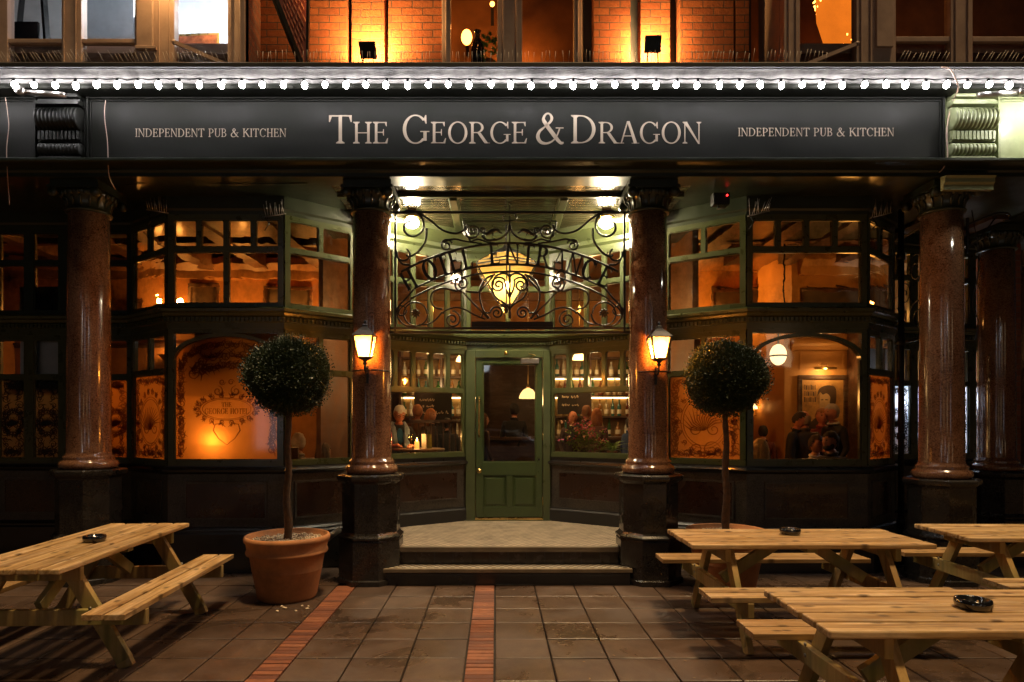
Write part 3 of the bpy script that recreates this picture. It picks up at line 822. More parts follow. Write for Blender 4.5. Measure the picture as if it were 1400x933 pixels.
# ---- steps and mosaic porch floor
def steps():
    def mosaic(name, a, b_, size):
        t = NT(name); v = t.coord()
        ch = t.n('ShaderNodeTexChecker', {'Vector': v, 'Color1': (1,1,1), 'Color2': (0,0,0), 'Scale': 1/size}).outputs['Fac']
        f = t.noise(v, 5, 5, .7); g = t.noise(v, 60, 3)
        c = t.mix(ch, b_, a); c = t.mix(t.rng(f, 0, .6, .42, .7), c, (.13,.10,.07)); 
        b = t.bsdf(Base_Color=c, Roughness=t.rng(f, .3, .55)); t.set(b, 'Normal', t.bump(g, .2, .002)); return t.done(b)
    fm = mosaic('porch mosaic', (.70,.58,.42), (.26,.18,.12), .044)
    tm = mosaic('tread mosaic', (.56,.49,.36), (.035,.028,.024), .042)
    # porch slab follows the splayed screens
    pts = [(-1.02,6.72),(1.28,6.72),(2.0,7.66),(.72,8.52),(-.40,8.52),(-1.70,7.66)]
    m = MB(); m.add([(x,y,FL) for x,y in pts]+[(x,y,FL-.02) for x,y in pts], [tuple(range(6)), tuple(range(11,5,-1))]+[(i,(i+1)%6,6+(i+1)%6,6+i) for i in range(6)])
    part('porch_floor', m, fm)
    m = MB(); m.box(-1.03,1.29,6.70,6.75,0,FL-.055)
    part('step_riser', m, M['black_stone'])
    m = MB(); m.box(-1.03,1.29,6.655,6.722,FL-.055,FL+.002); part('step_nosing', m, pm('worn stone nosing', (.20,.155,.10), .4, var=.35, scale=4, dirt=.4), bevel=.01)
    m = MB(); m.box(-1.13,1.37,6.51,6.72,.155,.172); part('step_tread', m, tm)
    m = MB(); m.box(-1.15,1.39,6.47,6.512,.130,.175); part('step_nosing', m, bpy.data.materials['worn stone nosing'], bevel=.008)
    m = MB(); m.box(-1.13,1.37,6.50,6.72,0,.12); part('step_riser', m, M['black_stone'])
    m = MB()
    for k in range(12): m.box(-1.03+k*.193+.004, -1.03+(k+1)*.193-.004, 6.694, 6.7, .178, FL-.06)
    part('riser_tile', m, pm('dark glazed riser tile', (.035,.022,.016), .25, var=.4))
steps()
# ---- columns
def column(x, y, dz=0.0, top=4.15):
    m = MB(); z0 = 1.13+dz; sh = .205
    m.lathe([(.262,z0),(.275,z0+.02),(.278,z0+.045),(.268,z0+.075),(.243,z0+.085),(.236,z0+.10),(.240,z0+.115),(.236,z0+.13),(.216,z0+.145),(sh+.003,z0+.17),
             (sh,z0+.6),(sh-.006,2.9),(sh-.014,3.86)], (x,y,0), 48)
    o = part('column', m, M['red_granite'])
    p = MB(); ph = PI/8; c8 = 1/math.cos(PI/8)
    a = .285*c8; b = .315*c8
    p.lathe([(b+.02,0),(b+.02,.05),(b,.06),(b,.44),(b-.006,.455),(b+.010,.468),(b+.010,.485),(b-.02,.505),(a,.525),(a,1.03+dz),(a+.01,1.04+dz),(a+.045,1.065+dz),(a+.052,1.085+dz),(a+.052,1.11+dz),(a+.03,1.125+dz),(0,1.13+dz)], (x,y,0), 8, smooth=False, ph=ph)
    p.build('plinth', M['black_granite'], o)
    c = MB(); r = sh-.012
    c.lathe([(r,3.85),(r+.022,3.855),(r+.026,3.872),(r+.010,3.885),(r+.004,3.90),(r+.008,3.95),(r+.02,3.99),(r+.045,4.02),(r+.055,4.04),(r+.05,4.06),(0,4.06)], (x,y,0), 40)
    for k in range(22):
        g = 2*PI*k/22; c.sph((x+(r+.048)*math.cos(g), y+(r+.048)*math.sin(g), 4.03), (.022,.022,.034), 8, 6)
    for k in range(16):
        g = 2*PI*(k+.5)/16; c.tube([(x+(r+.006)*math.cos(g), y+(r+.006)*math.sin(g), 3.90),(x+(r+.014)*math.cos(g), y+(r+.014)*math.sin(g), 3.96),(x+(r+.04)*math.cos(g), y+(r+.04)*math.sin(g), 3.995)], [.006,.013,.01], 5)
    q = .265
    c.box(x-q,x+q,y-q,y+q,4.06,4.09); c.box(x-q+.02,x+q-.02,y-q+.02,y+q-.02,4.09,top-.003)
    for sx in (-1,1):
        for sy in (-1,1):
            c.lathe([(.0,-.03),(.045,-.03),(.05,-.012),(.05,.012),(.045,.03),(0,.03)], (x+sx*.215, y+sy*.235, 4.02), 14, 'y')
    c.build('capital', M['paint_dark'], o)
    return o
for (x, y, dz) in ((-4.31,6.75,.05),(-1.317,6.75,0),(1.612,6.75,0),(4.72,6.75,-.05)): column(x, y, dz)
column(6.44, 8.2, -.08)

# ---- entablature, fascia boards, consoles, cornice
def fascia():
    m = MB(); m.box(-8,8.2,6.45,6.70,4.15,5.03); m.box(6.3,8.2,6.70,9.2,4.152,5.03); part('entablature', m, M['paint_dark'])
    m = MB().sweep([(-8,6.45),(8.2,6.45)], [(-.01,4.145),(.015,4.145),(.015,4.185),(.035,4.20),(.035,4.215),(.10,4.225),(.155,4.238),(.165,4.25),(.165,4.27),(.15,4.28),(.06,4.285),(-.01,4.285)])
    part('fascia_moulding', m, M['paint_dark'])
    # soffit: rounded glazing-room ceiling boards across the porch, plain dark soffit over the bays
    part('soffit', MB().box(-8,-1.74,6.70,8.75,4.168,4.22), M['paint_dark']); part('soffit', MB().box(2.06,8.2,6.70,9.0,4.168,4.22), M['paint_dark'])
    m = MB(); y = 6.70
    while y < 8.56:
        m.add([(-1.74,y,4.172),(2.06,y,4.172),(-1.74,y+.008,4.160),(2.06,y+.008,4.160),(-1.74,y+.077,4.160),(2.06,y+.077,4.160),(-1.74,y+.085,4.172),(2.06,y+.085,4.172)],
              [(0,1,3,2),(2,3,5,4),(4,5,7,6)]); y += .085
    m.box(-1.74,2.06,6.70,8.7,4.18,4.22)
    part('porch_ceiling', m, M['paint_ceiling'])
    m = MB()
    for x in (-.47,.75): m.box(x-.045,x+.045,7.0,8.42,4.10,4.158); m.box(x-.06,x+.06,7.0,8.42,4.140,4.159)
    m.box(-1.74,2.06,6.96,7.02,4.125,4.159)
    part('ceiling_beam', m, M['paint_upper'], bevel=.008)
    # boards
    def board(x0, x1, mat, name='fascia_board'):
        b = MB(); b.box(x0,x1,6.42,6.46,4.29,4.94)
        o = part(name, b, mat)
        f = MB(); y0 = 6.392; w = .022
        for (a,c,z0,z1) in ((x0,x1,4.29,4.29+w),(x0,x1,4.915,4.94),(x0,x0+w,4.312,4.915),(x1-w,x1,4.312,4.915)): f.box(a,c,y0,6.421,z0,z1)
        g = .03
        for (a,c,z0,z1) in ((x0+g,x1-g,4.32,4.332),(x0+g,x1-g,4.893,4.905),(x0+g,x0+g+.012,4.332,4.893),(x1-g-.012,x1-g,4.332,4.893)): f.box(a,c,y0+.014,6.421,z0,z1)
        f.build('board_moulding', mat, o, .004)
        return o
    b = board(-4.115, 4.51, M['paint_board'])
    b2 = board(-8, -4.62, M['paint_board']); b3 = board(5.04, 8.2, M['paint_console'])
    def fn(u, v, d): return (u, 6.4195-d, v)
    m = MB()
    global WT
    WT = .80
    u0, u1 = X(449,6.42), X(960,6.42); zb = Z(196.5,6.42)
    emit_text(m, 'The George', fn, u0, zb, X(722,6.42)-u0, .285, .76, .02, .0025)
    a = X(733,6.42); emit_text(m, '&', fn, a, zb, X(772,6.42)-a, .30, .76, 0, .0025)
    a = X(780,6.42); emit_text(m, 'Dragon', fn, a, zb, u1-a, .285, .76, .02, .0025)
    m.build('lettering', M['letter'], b)
    WT = .78
    for (p0, p1, py) in ((185,392,187.5),(1009,1223,186.5)):
        m = MB(); a = X(p0,6.42); emit_text(m, 'INDEPENDENT PUB & KITCHEN', fn, a, Z(py,6.42), X(p1,6.42)-a, .083, 1, .07, .0015)
        m.build('lettering', M['letter'], b)
    WT = 1.0
    # reeded console brackets
    def console(x0, x1, mat):
        m = MB(); m.box(x0-.01,x1+.01,6.43,6.47,4.29,4.94)
        m.box(x0,x1,6.33,6.46,4.83,4.86); m.box(x0,x1,6.36,6.46,4.86,4.89); m.box(x0+.0,x1-.0,6.32,6.46,4.895,4.94)
        n = 11; w = (x1-x0)/n
        for (zc, r, yc) in ((4.70,.115,6.40),(4.40,.062,6.40)):
            prof = [(0,0)]
            for k in range(n):
                for (t, q) in ((.04,.90),(.16,.985),(.5,1.0),(.84,.985),(.96,.90)): prof.append((r*q, (k+t)*w))
            prof.append((0, n*w))
            m.lathe(prof, (x0, yc, zc), 28, 'x')
        for k in range(n): m.box(x0+k*w+.006, x0+(k+1)*w-.006, 6.35,6.44,4.485,4.57)
        m.box(x0,x1,6.37,6.44,4.47,4.58); m.box(x0,x1,6.36,6.44,4.295,4.32)
        part('console_bracket', m, mat, bevel=.0)
    console(-4.575,-4.155,M['console_shaded']); console(4.55,4.99,M['paint_console'])
    m = MB().sweep([(4.50,6.45),(5.0,6.45)], [(0,4.0),(.05,4.0),(.05,4.05),(.07,4.07),(.07,4.11),(.09,4.13),(0,4.142)]); part('impost_moulding', m, M['paint_console'])
    # cornice with the white weathered board behind the bulbs
    m = MB().sweep([(-8.2,6.45),(8.4,6.45)], [(-.1,4.968),(.235,4.968),(.235,4.985),(.34,5.045),(.35,5.045),(.35,5.06),(-.1,5.06)])
    part('cornice', m, M['whitewash'])
    m = MB().sweep([(-8.2,6.45),(8.4,6.45)], [(-.1,4.943),(.06,4.943),(.07,4.925),(.225,4.925),(.24,4.94),(.24,4.966),(-.1,4.966)])
    part('cornice_soffit', m, M['paint_board'])
    m = MB().sweep([(-8.2,6.45),(8.4,6.45)], [(-.1,5.061),(.36,5.061),(.36,5.047),(.385,5.047),(.385,5.085),(.37,5.10),(-.1,5.11)])
    part('lead_flashing', m, M['lead'])
fascia()
# ---- wrought iron screen between the porch columns, drawn from the photograph
def iron():
    YS = 6.75
    def zp(u, v): return (X(520+u/3.889, YS), YS, Z(230+v/3.889, YS))
    def T(m, pts, r=.0075, n=6, mir=False, sm=5):
        r = [q*1.2 for q in r] if isinstance(r, list) else r*1.42
        P = [(p.x, p.y) for p in smooth_path([(a,b,0) for a,b in pts], sm)] if sm else pts
        m.tube([zp(u, v) for u, v in P], r, n)
        if mir: m.tube([zp(1376-u, v) for u, v in P], r, n)
    m = MB()
    for u in (80, 1297): m.bar(zp(u,232), zp(u,878), .02, .02, (0,1,0))
    m.bar(zp(40,236), zp(1336,236), .022, .024)
    m.bar(zp(40,852), zp(1336,852), .03, .020); m.bar(zp(40,874), zp(1336,874), .03, .024)
    m.bar(zp(485,832), zp(917,832), .05, .055)
    o = part('iron_screen', m, M['iron'])
    s = MB()
    # arcs that carry the letters
    cu, cv = 688, 1572
    def arc(r, a0, a1, k=40): return [(cu+r*math.sin(R(a0+(a1-a0)*i/k)), cv-r*math.cos(R(a0+(a1-a0)*i/k))) for i in range(k+1)]
    T(s, arc(1172,-29.5,29.5), .009, sm=0); T(s, arc(1060,-28.6,28.6), .008, sm=0)
    T(s, arc(1022,-31,31), .0075, sm=0)
    # outer S scrolls at the springing
    T(s, arc(1060,-28.6,-28)[:1]+[(140,690),(100,735),(92,790),(130,835),(190,845)], .008, mir=True)
    T(s, [(165,700)]+[(110,745),(95,775)], .006, mir=True)
    T(s, spiral(188,775,66,60,0,360,30), .007, mir=True, sm=0)
    T(s, spiral(112,757,28,24,0,360,20), .006, mir=True, sm=0)
    # big corner scrolls
    T(s, spiral(165,310,86,18,-120,-120+430,36), .009, mir=True, sm=0)
    T(s, [(205,240),(262,275),(330,330),(400,348),(445,330),(460,300)], .008, mir=True)
    T(s, [(246,320),(240,390),(195,450),(155,470),(140,462)], .009, mir=True)
    T(s, spiral(125,458,38,30,200,-60,20)[::-1]+[(95,480),(120,512),(160,515)], .008, mir=True)
    # upper centre
    T(s, spiral(490,335,42,6,150,150-600,40), .0075, mir=True, sm=0)
    m2 = s
    m2.bar(zp(440,283), zp(936,283), .014, .012); m2.bar(zp(688,178), zp(688,405), .014, .014, (0,1,0)); m2.bar(zp(672,182), zp(704,182), .014, .012)
    T(s, [(650,262),(668,240),(710,240),(726,262),(716,280),(660,280),(650,262)], .006, sm=0)
    T(s, [(688,300),(675,340),(645,370),(600,385),(560,380),(540,360)], .008, mir=True)
    T(s, [(470,395),(520,380),(570,395),(610,400)], .007, mir=True)
    T(s, [(440,285),(450,330),(470,372),(480,395)], .006, mir=True)
    T(s, spiral(352,412,34,6,-20,-20-560,36), .0075, mir=True, sm=0)
    T(s, [(336,395),(390,378),(450,390),(540,402)], .007, mir=True)
    # curled beasts either side of the centre bar: body, head, tail, leaves
    for sg in (0, 1):
        def q(u, v): return (u if not sg else 1376-u, v)
        T(s, [q(*p) for p in ((640,345),(618,330),(590,338),(566,352),(545,345))], [.006+.012*math.sin(PI*i/20) for i in range(21)], 8)
        T(s, [q(*p) for p in ((545,345),(530,330),(540,318),(556,328),(548,360),(570,384),(612,378))], .007)
        for (a, b, c, d) in ((575,345,556,366),(600,335,612,318),(632,340,650,352),(590,342,600,362)):
            T(s, [q(a,b), q((a+c)/2+4,(b+d)/2), q(c,d)], [.010,.007,.002], sm=1)
    # heart of scrolls in the middle
    T(s, spiral(628,622,44,6,-30,-30-640,44), .0075, mir=True, sm=0)
    T(s, [(660,600),(668,640),(688,690)], .007, mir=True)
    T(s, [(688,515),(688,800)], .007, sm=0)
    T(s, [(590,640),(615,690),(660,720),(686,750),(690,800)], .008, mir=True)
    T(s, [(597,625),(610,580),(650,560),(685,575),(688,610)], .0075, mir=True)
    T(s, [(535,800),(545,770)]+spiral(620,770,36,6,180,180+600,40), .0075, mir=True, sm=0)
    T(s, [(610,565),(560,590),(532,640),(530,700),(550,760),(580,800)], .0075, mir=True)
    T(s, spiral(435,615,42,6,90,90+620,42), .0075, mir=True, sm=0)
    T(s, spiral(416,575,26,24,0,360,18), .006, mir=True, sm=0)
    T(s, [(440,662),(500,725),(575,800)], .0075, mir=True); T(s, [(455,655),(520,660),(560,620),(600,575)], .007, mir=True)
    T(s, [(440,640),(400,655),(340,640),(285,655),(268,700),(290,740),(330,750)], .0075, mir=True)
    T(s, [(330,765),(290,810),(250,830),(205,832)], .007, mir=True)
    T(s, spiral(383,806,46,6,-90,-90+640,42), .0075, mir=True, sm=0)
    T(s, [(332,775),(350,755),(400,742),(450,752),(500,780),(560,805)], .0075, mir=True)
    s.build('scrollwork', M['iron'], o)
    r = MB()
    for u in (188, 1188):
        c = Vector(zp(u, 773))
        r.sph(tuple(c), (.022,.02,.022), 10, 6)
        for k in range(9):
            a = 2*PI*k/9; e = c+Vector((math.cos(a)*.055, -.006, math.sin(a)*.055)); mm = c+Vector((math.cos(a+.12)*.035, -.012, math.sin(a+.12)*.035))
            r.tube([c, mm, e], [.012,.013,.002], 5)
    r.build('rosette', M['iron'], o)
    L = MB()
    k = 0
    global WT
    WT = 1.55
    for ch, u in zip('HOTELENTRANCE', (150,262,332,395,462,608,704,786,868,955,1032,1108,1196)):
        th = math.asin((u-cu)/1116); ps, adv = glyph(ch); h = 104; wd = h*.80
        for p in ps:
            k += 1; dd = .012+(k % 7)*.0005
            def fn(a, b, d, th=th, adv=adv):
                lx = (a-adv/2)*wd; rr = 1064+b*h
                return tuple(Vector(zp(cu+lx*math.cos(th)+rr*math.sin(th), cv-rr*math.cos(th)+lx*math.sin(th)))+Vector((0,.006-d,0)))
            if p[0] == 'P': L.prism(p[1], fn, 0, dd)
            else: L.strip(p[1], p[2], fn, 0, dd, p[3])
    L.build('lettering', M['iron'], o)
    WT = 1.0
iron()
# second, mostly hidden screen beside the right corner column
m = MB(); a, b = Vector((4.85,7.05)), Vector((5.0,8.3))
def sp_(t, z): q = a+(b-a)*t; return (q.x, q.y, z)
m.bar(sp_(0,2.63), sp_(1,2.63), .03,.03); m.bar(sp_(0,3.9), sp_(1,3.9), .02,.02); m.bar(sp_(0,2.6), sp_(0,3.95), .02,.02,(0,1,0))
for (t, z, r0) in ((.25,2.9,.2),(.65,3.0,.24),(.3,3.45,.2),(.75,3.6,.2),(.5,3.2,.15)):
    m.tube([sp_(t+u/1.26, z+v) for u, v in spiral(0,0,r0,.03,0,560,40)], .008, 6)
part('iron_screen', m, M['iron'])

# ---- upper storey
def upper():
    zb = 5.06; zt = 7.7; YB = 6.9; YW = 6.47
    def bk(x0, x1, y, dep=.25): return MB().box(x0,x1,y,y+dep,zb,zt)
    Xb = lambda p: X(p, YB)
    for (p0, p1, y) in ((352,474,YB),(480,525,YB+.03),(531,606,YB),(812,862,YB),(877,917,YB+.03),(930,1003,YB),(1006,1024,YB)):
        part('brick_wall', bk(Xb(p0), Xb(p1), y), M['brick'])
    part('wall_backing', MB().box(Xb(340),Xb(606),YB+.18,YB+.32,zb,zt), M['lead']); part('wall_backing', MB().box(Xb(800),Xb(1036),YB+.18,YB+.32,zb,zt), M['lead'])
    m = MB(); xl = X(335,YW); xr = X(1072,YW)
    m.box(xl-.03,xl+.0,YW+.02,YB+.2,zb,zt); part('brick_return', m, M['brick_side'])
    m = MB()
    def fr(p0, p1, y, z0=None, z1=None, t=.09): m.box(X(p0,y), X(p1,y), y, y+t, z0 or zb, z1 or zt)
    # left projecting window
    for (p0, p1) in ((-40,10),(84,111),(184,214),(212,238),(311,335)): fr(p0, p1, YW, t=.1)
    for (p0, p1) in ((10,84),(111,184)): fr(p0, p1, YW+.012, Z(58,YW), Z(52,YW), .06); fr(p0, p1, YW+.012, zb, Z(93,YW), .06)
    fr(186,208,YW-.03,Z(66,YW),zt,.04); fr(184,212,YW-.04,Z(70,YW),Z(65,YW),.05)
    for p in (88,104,218,232,316,329): m.box(X(p,YW)-.008, X(p,YW)+.008, YW-.016, YW, zb, zt)
    w1 = part('window', m, M['cream_paint'], bevel=.006)
    m = MB(); y = 6.84
    for (p0, p1) in ((604,616),(680,714),(785,796)): fr(p0, p1, y, t=.1)
    for p in (688,706,610,790): m.box(X(p,y)-.008, X(p,y)+.008, y-.016, y, zb, zt)
    fr(616,680,y+.01,zb,Z(88,y)+.02,.06); fr(714,785,y+.01,zb,Z(88,y)+.02,.06)
    w2 = part('window', m, M['cream_paint'], bevel=.006)
    m = MB()
    for (p0, p1) in ((1072,1094),(1171,1198),(1197,1225),(1300,1330),(1440,1470)): fr(p0, p1, YW, t=.1)
    for (p0, p1) in ((1225,1300),(1330,1440)): fr(p0, p1, YW+.012, Z(56,YW), Z(49,YW), .06); fr(p0, p1, YW+.012, zb, Z(93,YW), .06)
    for p in (1078,1088,1177,1190,1306,1323): m.box(X(p,YW)-.008, X(p,YW)+.008, YW-.016, YW, zb, zt)
    fr(1199,1222,YW-.03,Z(66,YW),zt,.04)
    w3 = part('window', m, M['cream_paint'], bevel=.006)
    m = MB(); m.box(xr,xr+.03,YW+.11,YB+.2,zb,zt); part('window_reveal', m, M['cream_paint'])
    for w, y, ps in ((w1,YW+.05,((10,84),(111,184),(238,311))),(w2,y+.05,((616,680),(714,785))),(w3,YW+.05,((1094,1171),(1225,1300),(1330,1440)))):
        g = MB()
        for (p0, p1) in ps: g.add([(X(p0,YW if w is not w2 else 6.84),y,zb),(X(p1,YW if w is not w2 else 6.84),y,zb),(X(p1,YW if w is not w2 else 6.84),y,zt),(X(p0,YW if w is not w2 else 6.84),y,zt)], [(0,1,2,3)])
        g.build('pane', M['glass'], w, fix=False)
    # casement stays of the open lights
    for (a, b, w) in (((238,58),(312,90),w1),((1172,60),(1094,92),w3)):
        s = MB(); s.bar((X(a[0],6.42),6.42,Z(a[1],6.42)), (X(b[0],6.36),6.36,Z(b[1],6.36)), .03, .035); s.sph((X(a[0],6.42),6.42,Z(a[1],6.42)), .025, 8, 6)
        s.build('casement_stay', M['cream_paint'], w)
    # rooms behind
    m = MB(); m.box(-8,xl-.04,8.4,8.5,zb,zt+.1); m.box(xl-.03,xl+.02,7.12,8.4,zb,zt); part('interior_wall', m, M['white_wall'])
    m = MB(); m.box(xl+.03,xr-.02,8.6,8.7,zb,zt+.1); m.box(xr-.01,8.2,9.0,9.1,zb,zt+.1); part('interior_wall', m, M['brown_wall'])
    for (a_, c_, y_) in ((-7.9,xl-.05,6.62),(-.55,.97,6.98),(xr+.05,8.1,6.62)): part('window_shelf', MB().box(a_,c_,y_,7.5,5.5,5.6), M['cream_paint'])
    m = MB(); m.box(-8.2,8.4,6.6,9.2,zt,zt+.1); part('roof', m, M['lead'])
    m = MB(); m.box(-8.2,-8,6.6,9.2,4.3,zt); m.box(8.2,8.4,6.6,9.2,4.3,zt); part('end_wall', m, M['brick_side'])
upper()
# ------------------------------------------------------------------ rooms inside
def rooms():
    def w(name, mat, *b):
        m = MB()
        for q in b: m.box(*q)
        return part(name, m, mat)
    w('floor', M['floor_in'], (-8,-2.3,7.66,12,-.02,.15), (-2.29,2.59,8.56,12,.0,FL-.005), (2.6,6.9,7.66,12,-.02,.15))
    w('interior_wall', M['plaster'], (-8,-2.3,10.6,10.7,.15,4.35))
    w('interior_wall', M['plaster'], (-8.1,-8,7.66,10.7,.15,4.35))
    w('interior_wall', M['brown_wall'], (-2.34,-2.28,8.3,12.1,0,4.35))
    w('interior_wall', M['dark_wood'], (-2.29,2.59,12.0,12.1,.0,2.9)); w('interior_wall', M['plaster'], (-2.29,2.59,12.02,12.1,2.9,4.35))
    w('interior_wall', M['brown_wall'], (2.58,2.66,8.3,12.1,0,4.35))
    w('interior_wall', M['ochre'], (4.72,6.95,10.2,10.3,.15,4.35))
    w('interior_wall', M['ochre'], (4.62,4.72,10.2,12,.15,4.35), (2.66,4.62,11.6,11.7,.15,4.35))
    w('interior_wall', M['dark_wood'], (5.62,5.68,8.75,10.2,.15,3.2))
    w('interior_ceiling', M['ceil_in'], (-8,-2.34,7.66,12,4.35,4.4), (-2.28,2.58,8.56,12,4.35,4.4), (2.66,6.95,7.66,12,4.35,4.4))
    # stepped plaster cornices and picture rails
    def rail(pl, z, h, d, mat, name):
        part(name, MB().sweep(pl, [(-.01,z),(d*.4,z),(d*.5,z+h*.4),(d,z+h*.7),(d,z+h),(-.01,z+h)]), mat)
    rail([(-8,10.6),(-2.34,10.6)], 3.98, .3, .25, M['ceil_in'], 'plaster_cornice')
    rail([(-8,10.6),(-2.34,10.6)], 2.9, .08, .05, M['dark_wood'], 'picture_rail')
    rail([(4.72,10.2),(6.9,10.2)], 2.82, .14, .09, M['ochre'], 'plaster_cornice')
    rail([(4.72,10.2),(6.9,10.2)], 3.95, .3, .22, M['ochre'], 'plaster_cornice')
    rail([(-2.28,12.0),(2.58,12.0)], 3.95, .3, .25, M['ceil_in'], 'plaster_cornice')
    for x in (-6.6,-5.4,-4.6,-3.75,-2.9): w('ceiling_rib', M['dark_wood'], (x-.10,x+.10,7.7,10.6,4.12,4.349))
    w('ceiling_rib', M['dark_wood'], (-8,-2.35,9.0,9.14,4.15,4.348))
    for x in (3.1,3.8,4.5,5.3,6.1): w('ceiling_rib', M['dark_wood'], (x-.10,x+.10,7.7,10.19,4.12,4.349))
    w('ceiling_rib', M['dark_wood'], (2.67,6.9,8.9,9.04,4.15,4.348))
    for x in (-1.2,.16,1.5): w('ceiling_rib', M['ceil_in'], (x-.08,x+.08,8.6,11.9,4.2,4.349))
    # raised mouldings on the ochre wall
    def frame(x0,x1,z0,z1,y):
        m = MB(); t = .03
        m.box(x0,x1,y-.02,y+.01,z0,z0+t); m.box(x0,x1,y-.02,y+.01,z1-t,z1); m.box(x0,x0+t,y-.019,y+.01,z0+t,z1-t); m.box(x1-t,x1,y-.019,y+.01,z0+t,z1-t)
        part('wall_moulding', m, M['ochre'])
    frame(4.86,5.58,2.5,2.8,10.2); frame(2.8,3.6,.9,2.6,11.6); frame(3.7,4.5,.9,2.6,11.6); frame(4.86,5.58,3.0,3.8,10.2)
    # pelmets / blinds at the far left and right windows
    w('window_blind', M['blind'], (-5.75,-5.05,7.70,7.72,2.05,3.3))
    # deep sills inside the porch screens and the bays
    part('bench_back', MB().box(-3.5,-2.3,7.40,7.45,1.2,1.37), M['dark_wood']); part('pelmet', MB().box(-3.55,-2.45,7.5,7.56,2.16,2.75), M['dark_wood'])
    for pl in (PL, PR, BL[1:], BR[:4]): part('window_shelf', MB().sweep(pl, [(-.36,1.17),(-.05,1.17),(-.05,1.2),(-.36,1.2)]), M['dark_wood'])
rooms()

# lamps that light the rooms, and added fills without fixtures
def plight(name, loc, col, power, rad=.08, parent=None):
    l = bpy.data.lights.new(name, 'POINT'); l.energy = power; l.color = col; l.shadow_soft_size = rad
    o = bpy.data.objects.new(name, l); C.objects.link(o); o.location = loc
    if parent: o.parent = parent; o.location = Vector(loc)
    return o
AMB = (1, .43, .09); WRM = (1, .58, .21)
def pendant(loc, label, power, r=.13, drop=.6, col=WRM, group='dome pendant lamps in the bar'):
    o = empty('pendant_lamp', loc, 0, label, 'lamp', group)
    m = MB(); m.lathe([(r*1.15,-r*.75),(r*1.1,-r*.5),(r*.95,-r*.1),(r*.6,r*.35),(r*.2,r*.55),(.02,r*.6)], n=24)
    m.build('lamp_shade', M['lamp_shade'], o)
    m = MB(); m.tube([(0,0,r*.6),(0,0,drop)], .008, 6); m.lathe([(.03,r*.58),(.03,r*.75),(.012,r*.9)], n=12); m.build('cord', M['brass'], o)
    plight('bulb_light', (0,0,-r*1.0), col, power, .08, o)
    return o
pendant((X(722,10),10.0,Z(537,10)), 'cream dome pendant lamp seen through the upper right of the door glass', 7, .125, 2.2)
pendant((-.55,10.6,2.75), 'small dome pendant lamp over the bar left of the door', 22, .1, 1.6)
pendant((1.35,10.3,2.75), 'small dome pendant lamp over the bar right of the door', 22, .1, 1.6)
def sconce(loc, label, power):
    o = empty('wall_sconce', loc, 0, label, 'wall lamp', 'uplighters on the room walls')
    m = MB(); m.lathe([(.02,-.12),(.05,-.08),(.11,0),(.12,.02)], n=18); m.build('bowl', M['brass'], o)
    m = MB(); m.box(-.03,.03,0,.12,-.1,-.04); m.build('bracket', M['brass'], o)
    plight('bulb_light', (0,0,.09), AMB, power, .05, o)
for x, y, z, l, p in ((-4.05,10.45,3.36,'brass uplighter on the back wall glowing at the foot of the upper left bay window',72),(-2.95,10.45,3.36,'brass uplighter by the corner glowing above the left lantern',58),(-5.05,10.45,3.5,'brass uplighter glowing high up left of the upper left bay window',22),
                 (3.75,11.45,3.5,'brass uplighter glowing on the wall in the upper right bay window',88),(-5.4,10.45,2.75,'brass uplighter between framed pictures in the far left room',7)):
    sconce((x,y,z), l, p)
def table_lamp(loc, label, power, s=1.0):
    o = empty('table_lamp', loc, 0, label, 'lamp')
    m = MB(); m.lathe([(.07*s,0),(.07*s,.015),(.02,.03),(.035*s,.09*s),(.015,.17*s),(.012,.24*s)], n=16); m.build('base', M['brass'], o)
    m = MB(); m.lathe([(.11*s,.2*s),(.065*s,.36*s)], n=20); m.build('lamp_shade', M['lamp_shade'], o, fix=False)
    plight('bulb_light', (0,-.02,.27*s), AMB, power, .05, o)
table_lamp((X(298,7.245),7.245,1.2), 'small table lamp glowing close behind the frosted arched window', 3)
table_lamp((X(1037,11.0),11.2,1.78), 'tiny lit table lamp on the shelf behind the blonde woman', 3, .6)
plight('room_light', (-3.0,9.2,1.9), AMB, 7, .15)
plight('room_light', (-3.9,9.8,2.2), AMB, 10, .15)
plight('room_light', (3.0,8.9,2.0), AMB, 22, .12)
part('light_baffle', MB().box(5.12,5.6,8.78,8.81,.15,2.68), M['blind']); plight('room_light', (5.42,8.63,1.95), (.72,.84,1), 5, .06); plight('room_light', (-1.2,9.7,3.45), WRM, 20, .1); plight('room_light', (1.45,9.7,3.45), WRM, 20, .1); plight('room_light', (6.2,9.7,2.0), (.75,.85,1), 90, .15)  # baffle added behind the glass to keep cool light off the drinkers
plight('room_light', (-1.1,8.42,2.35), WRM, 9, .1); plight('room_light', (-1.2,10.0,3.2), WRM, 9, .12)  # first is an added fixtureless fill, brightening the man at the round table
plight('room_light', (1.22,8.26,2.2), WRM, 15, .1); plight('room_light', (1.7,9.9,3.2), WRM, 9, .12); plight('room_light', (4.9,9.0,3.2), AMB, 17, .12)  # first is a fill with no fixture, added to brighten the flowers
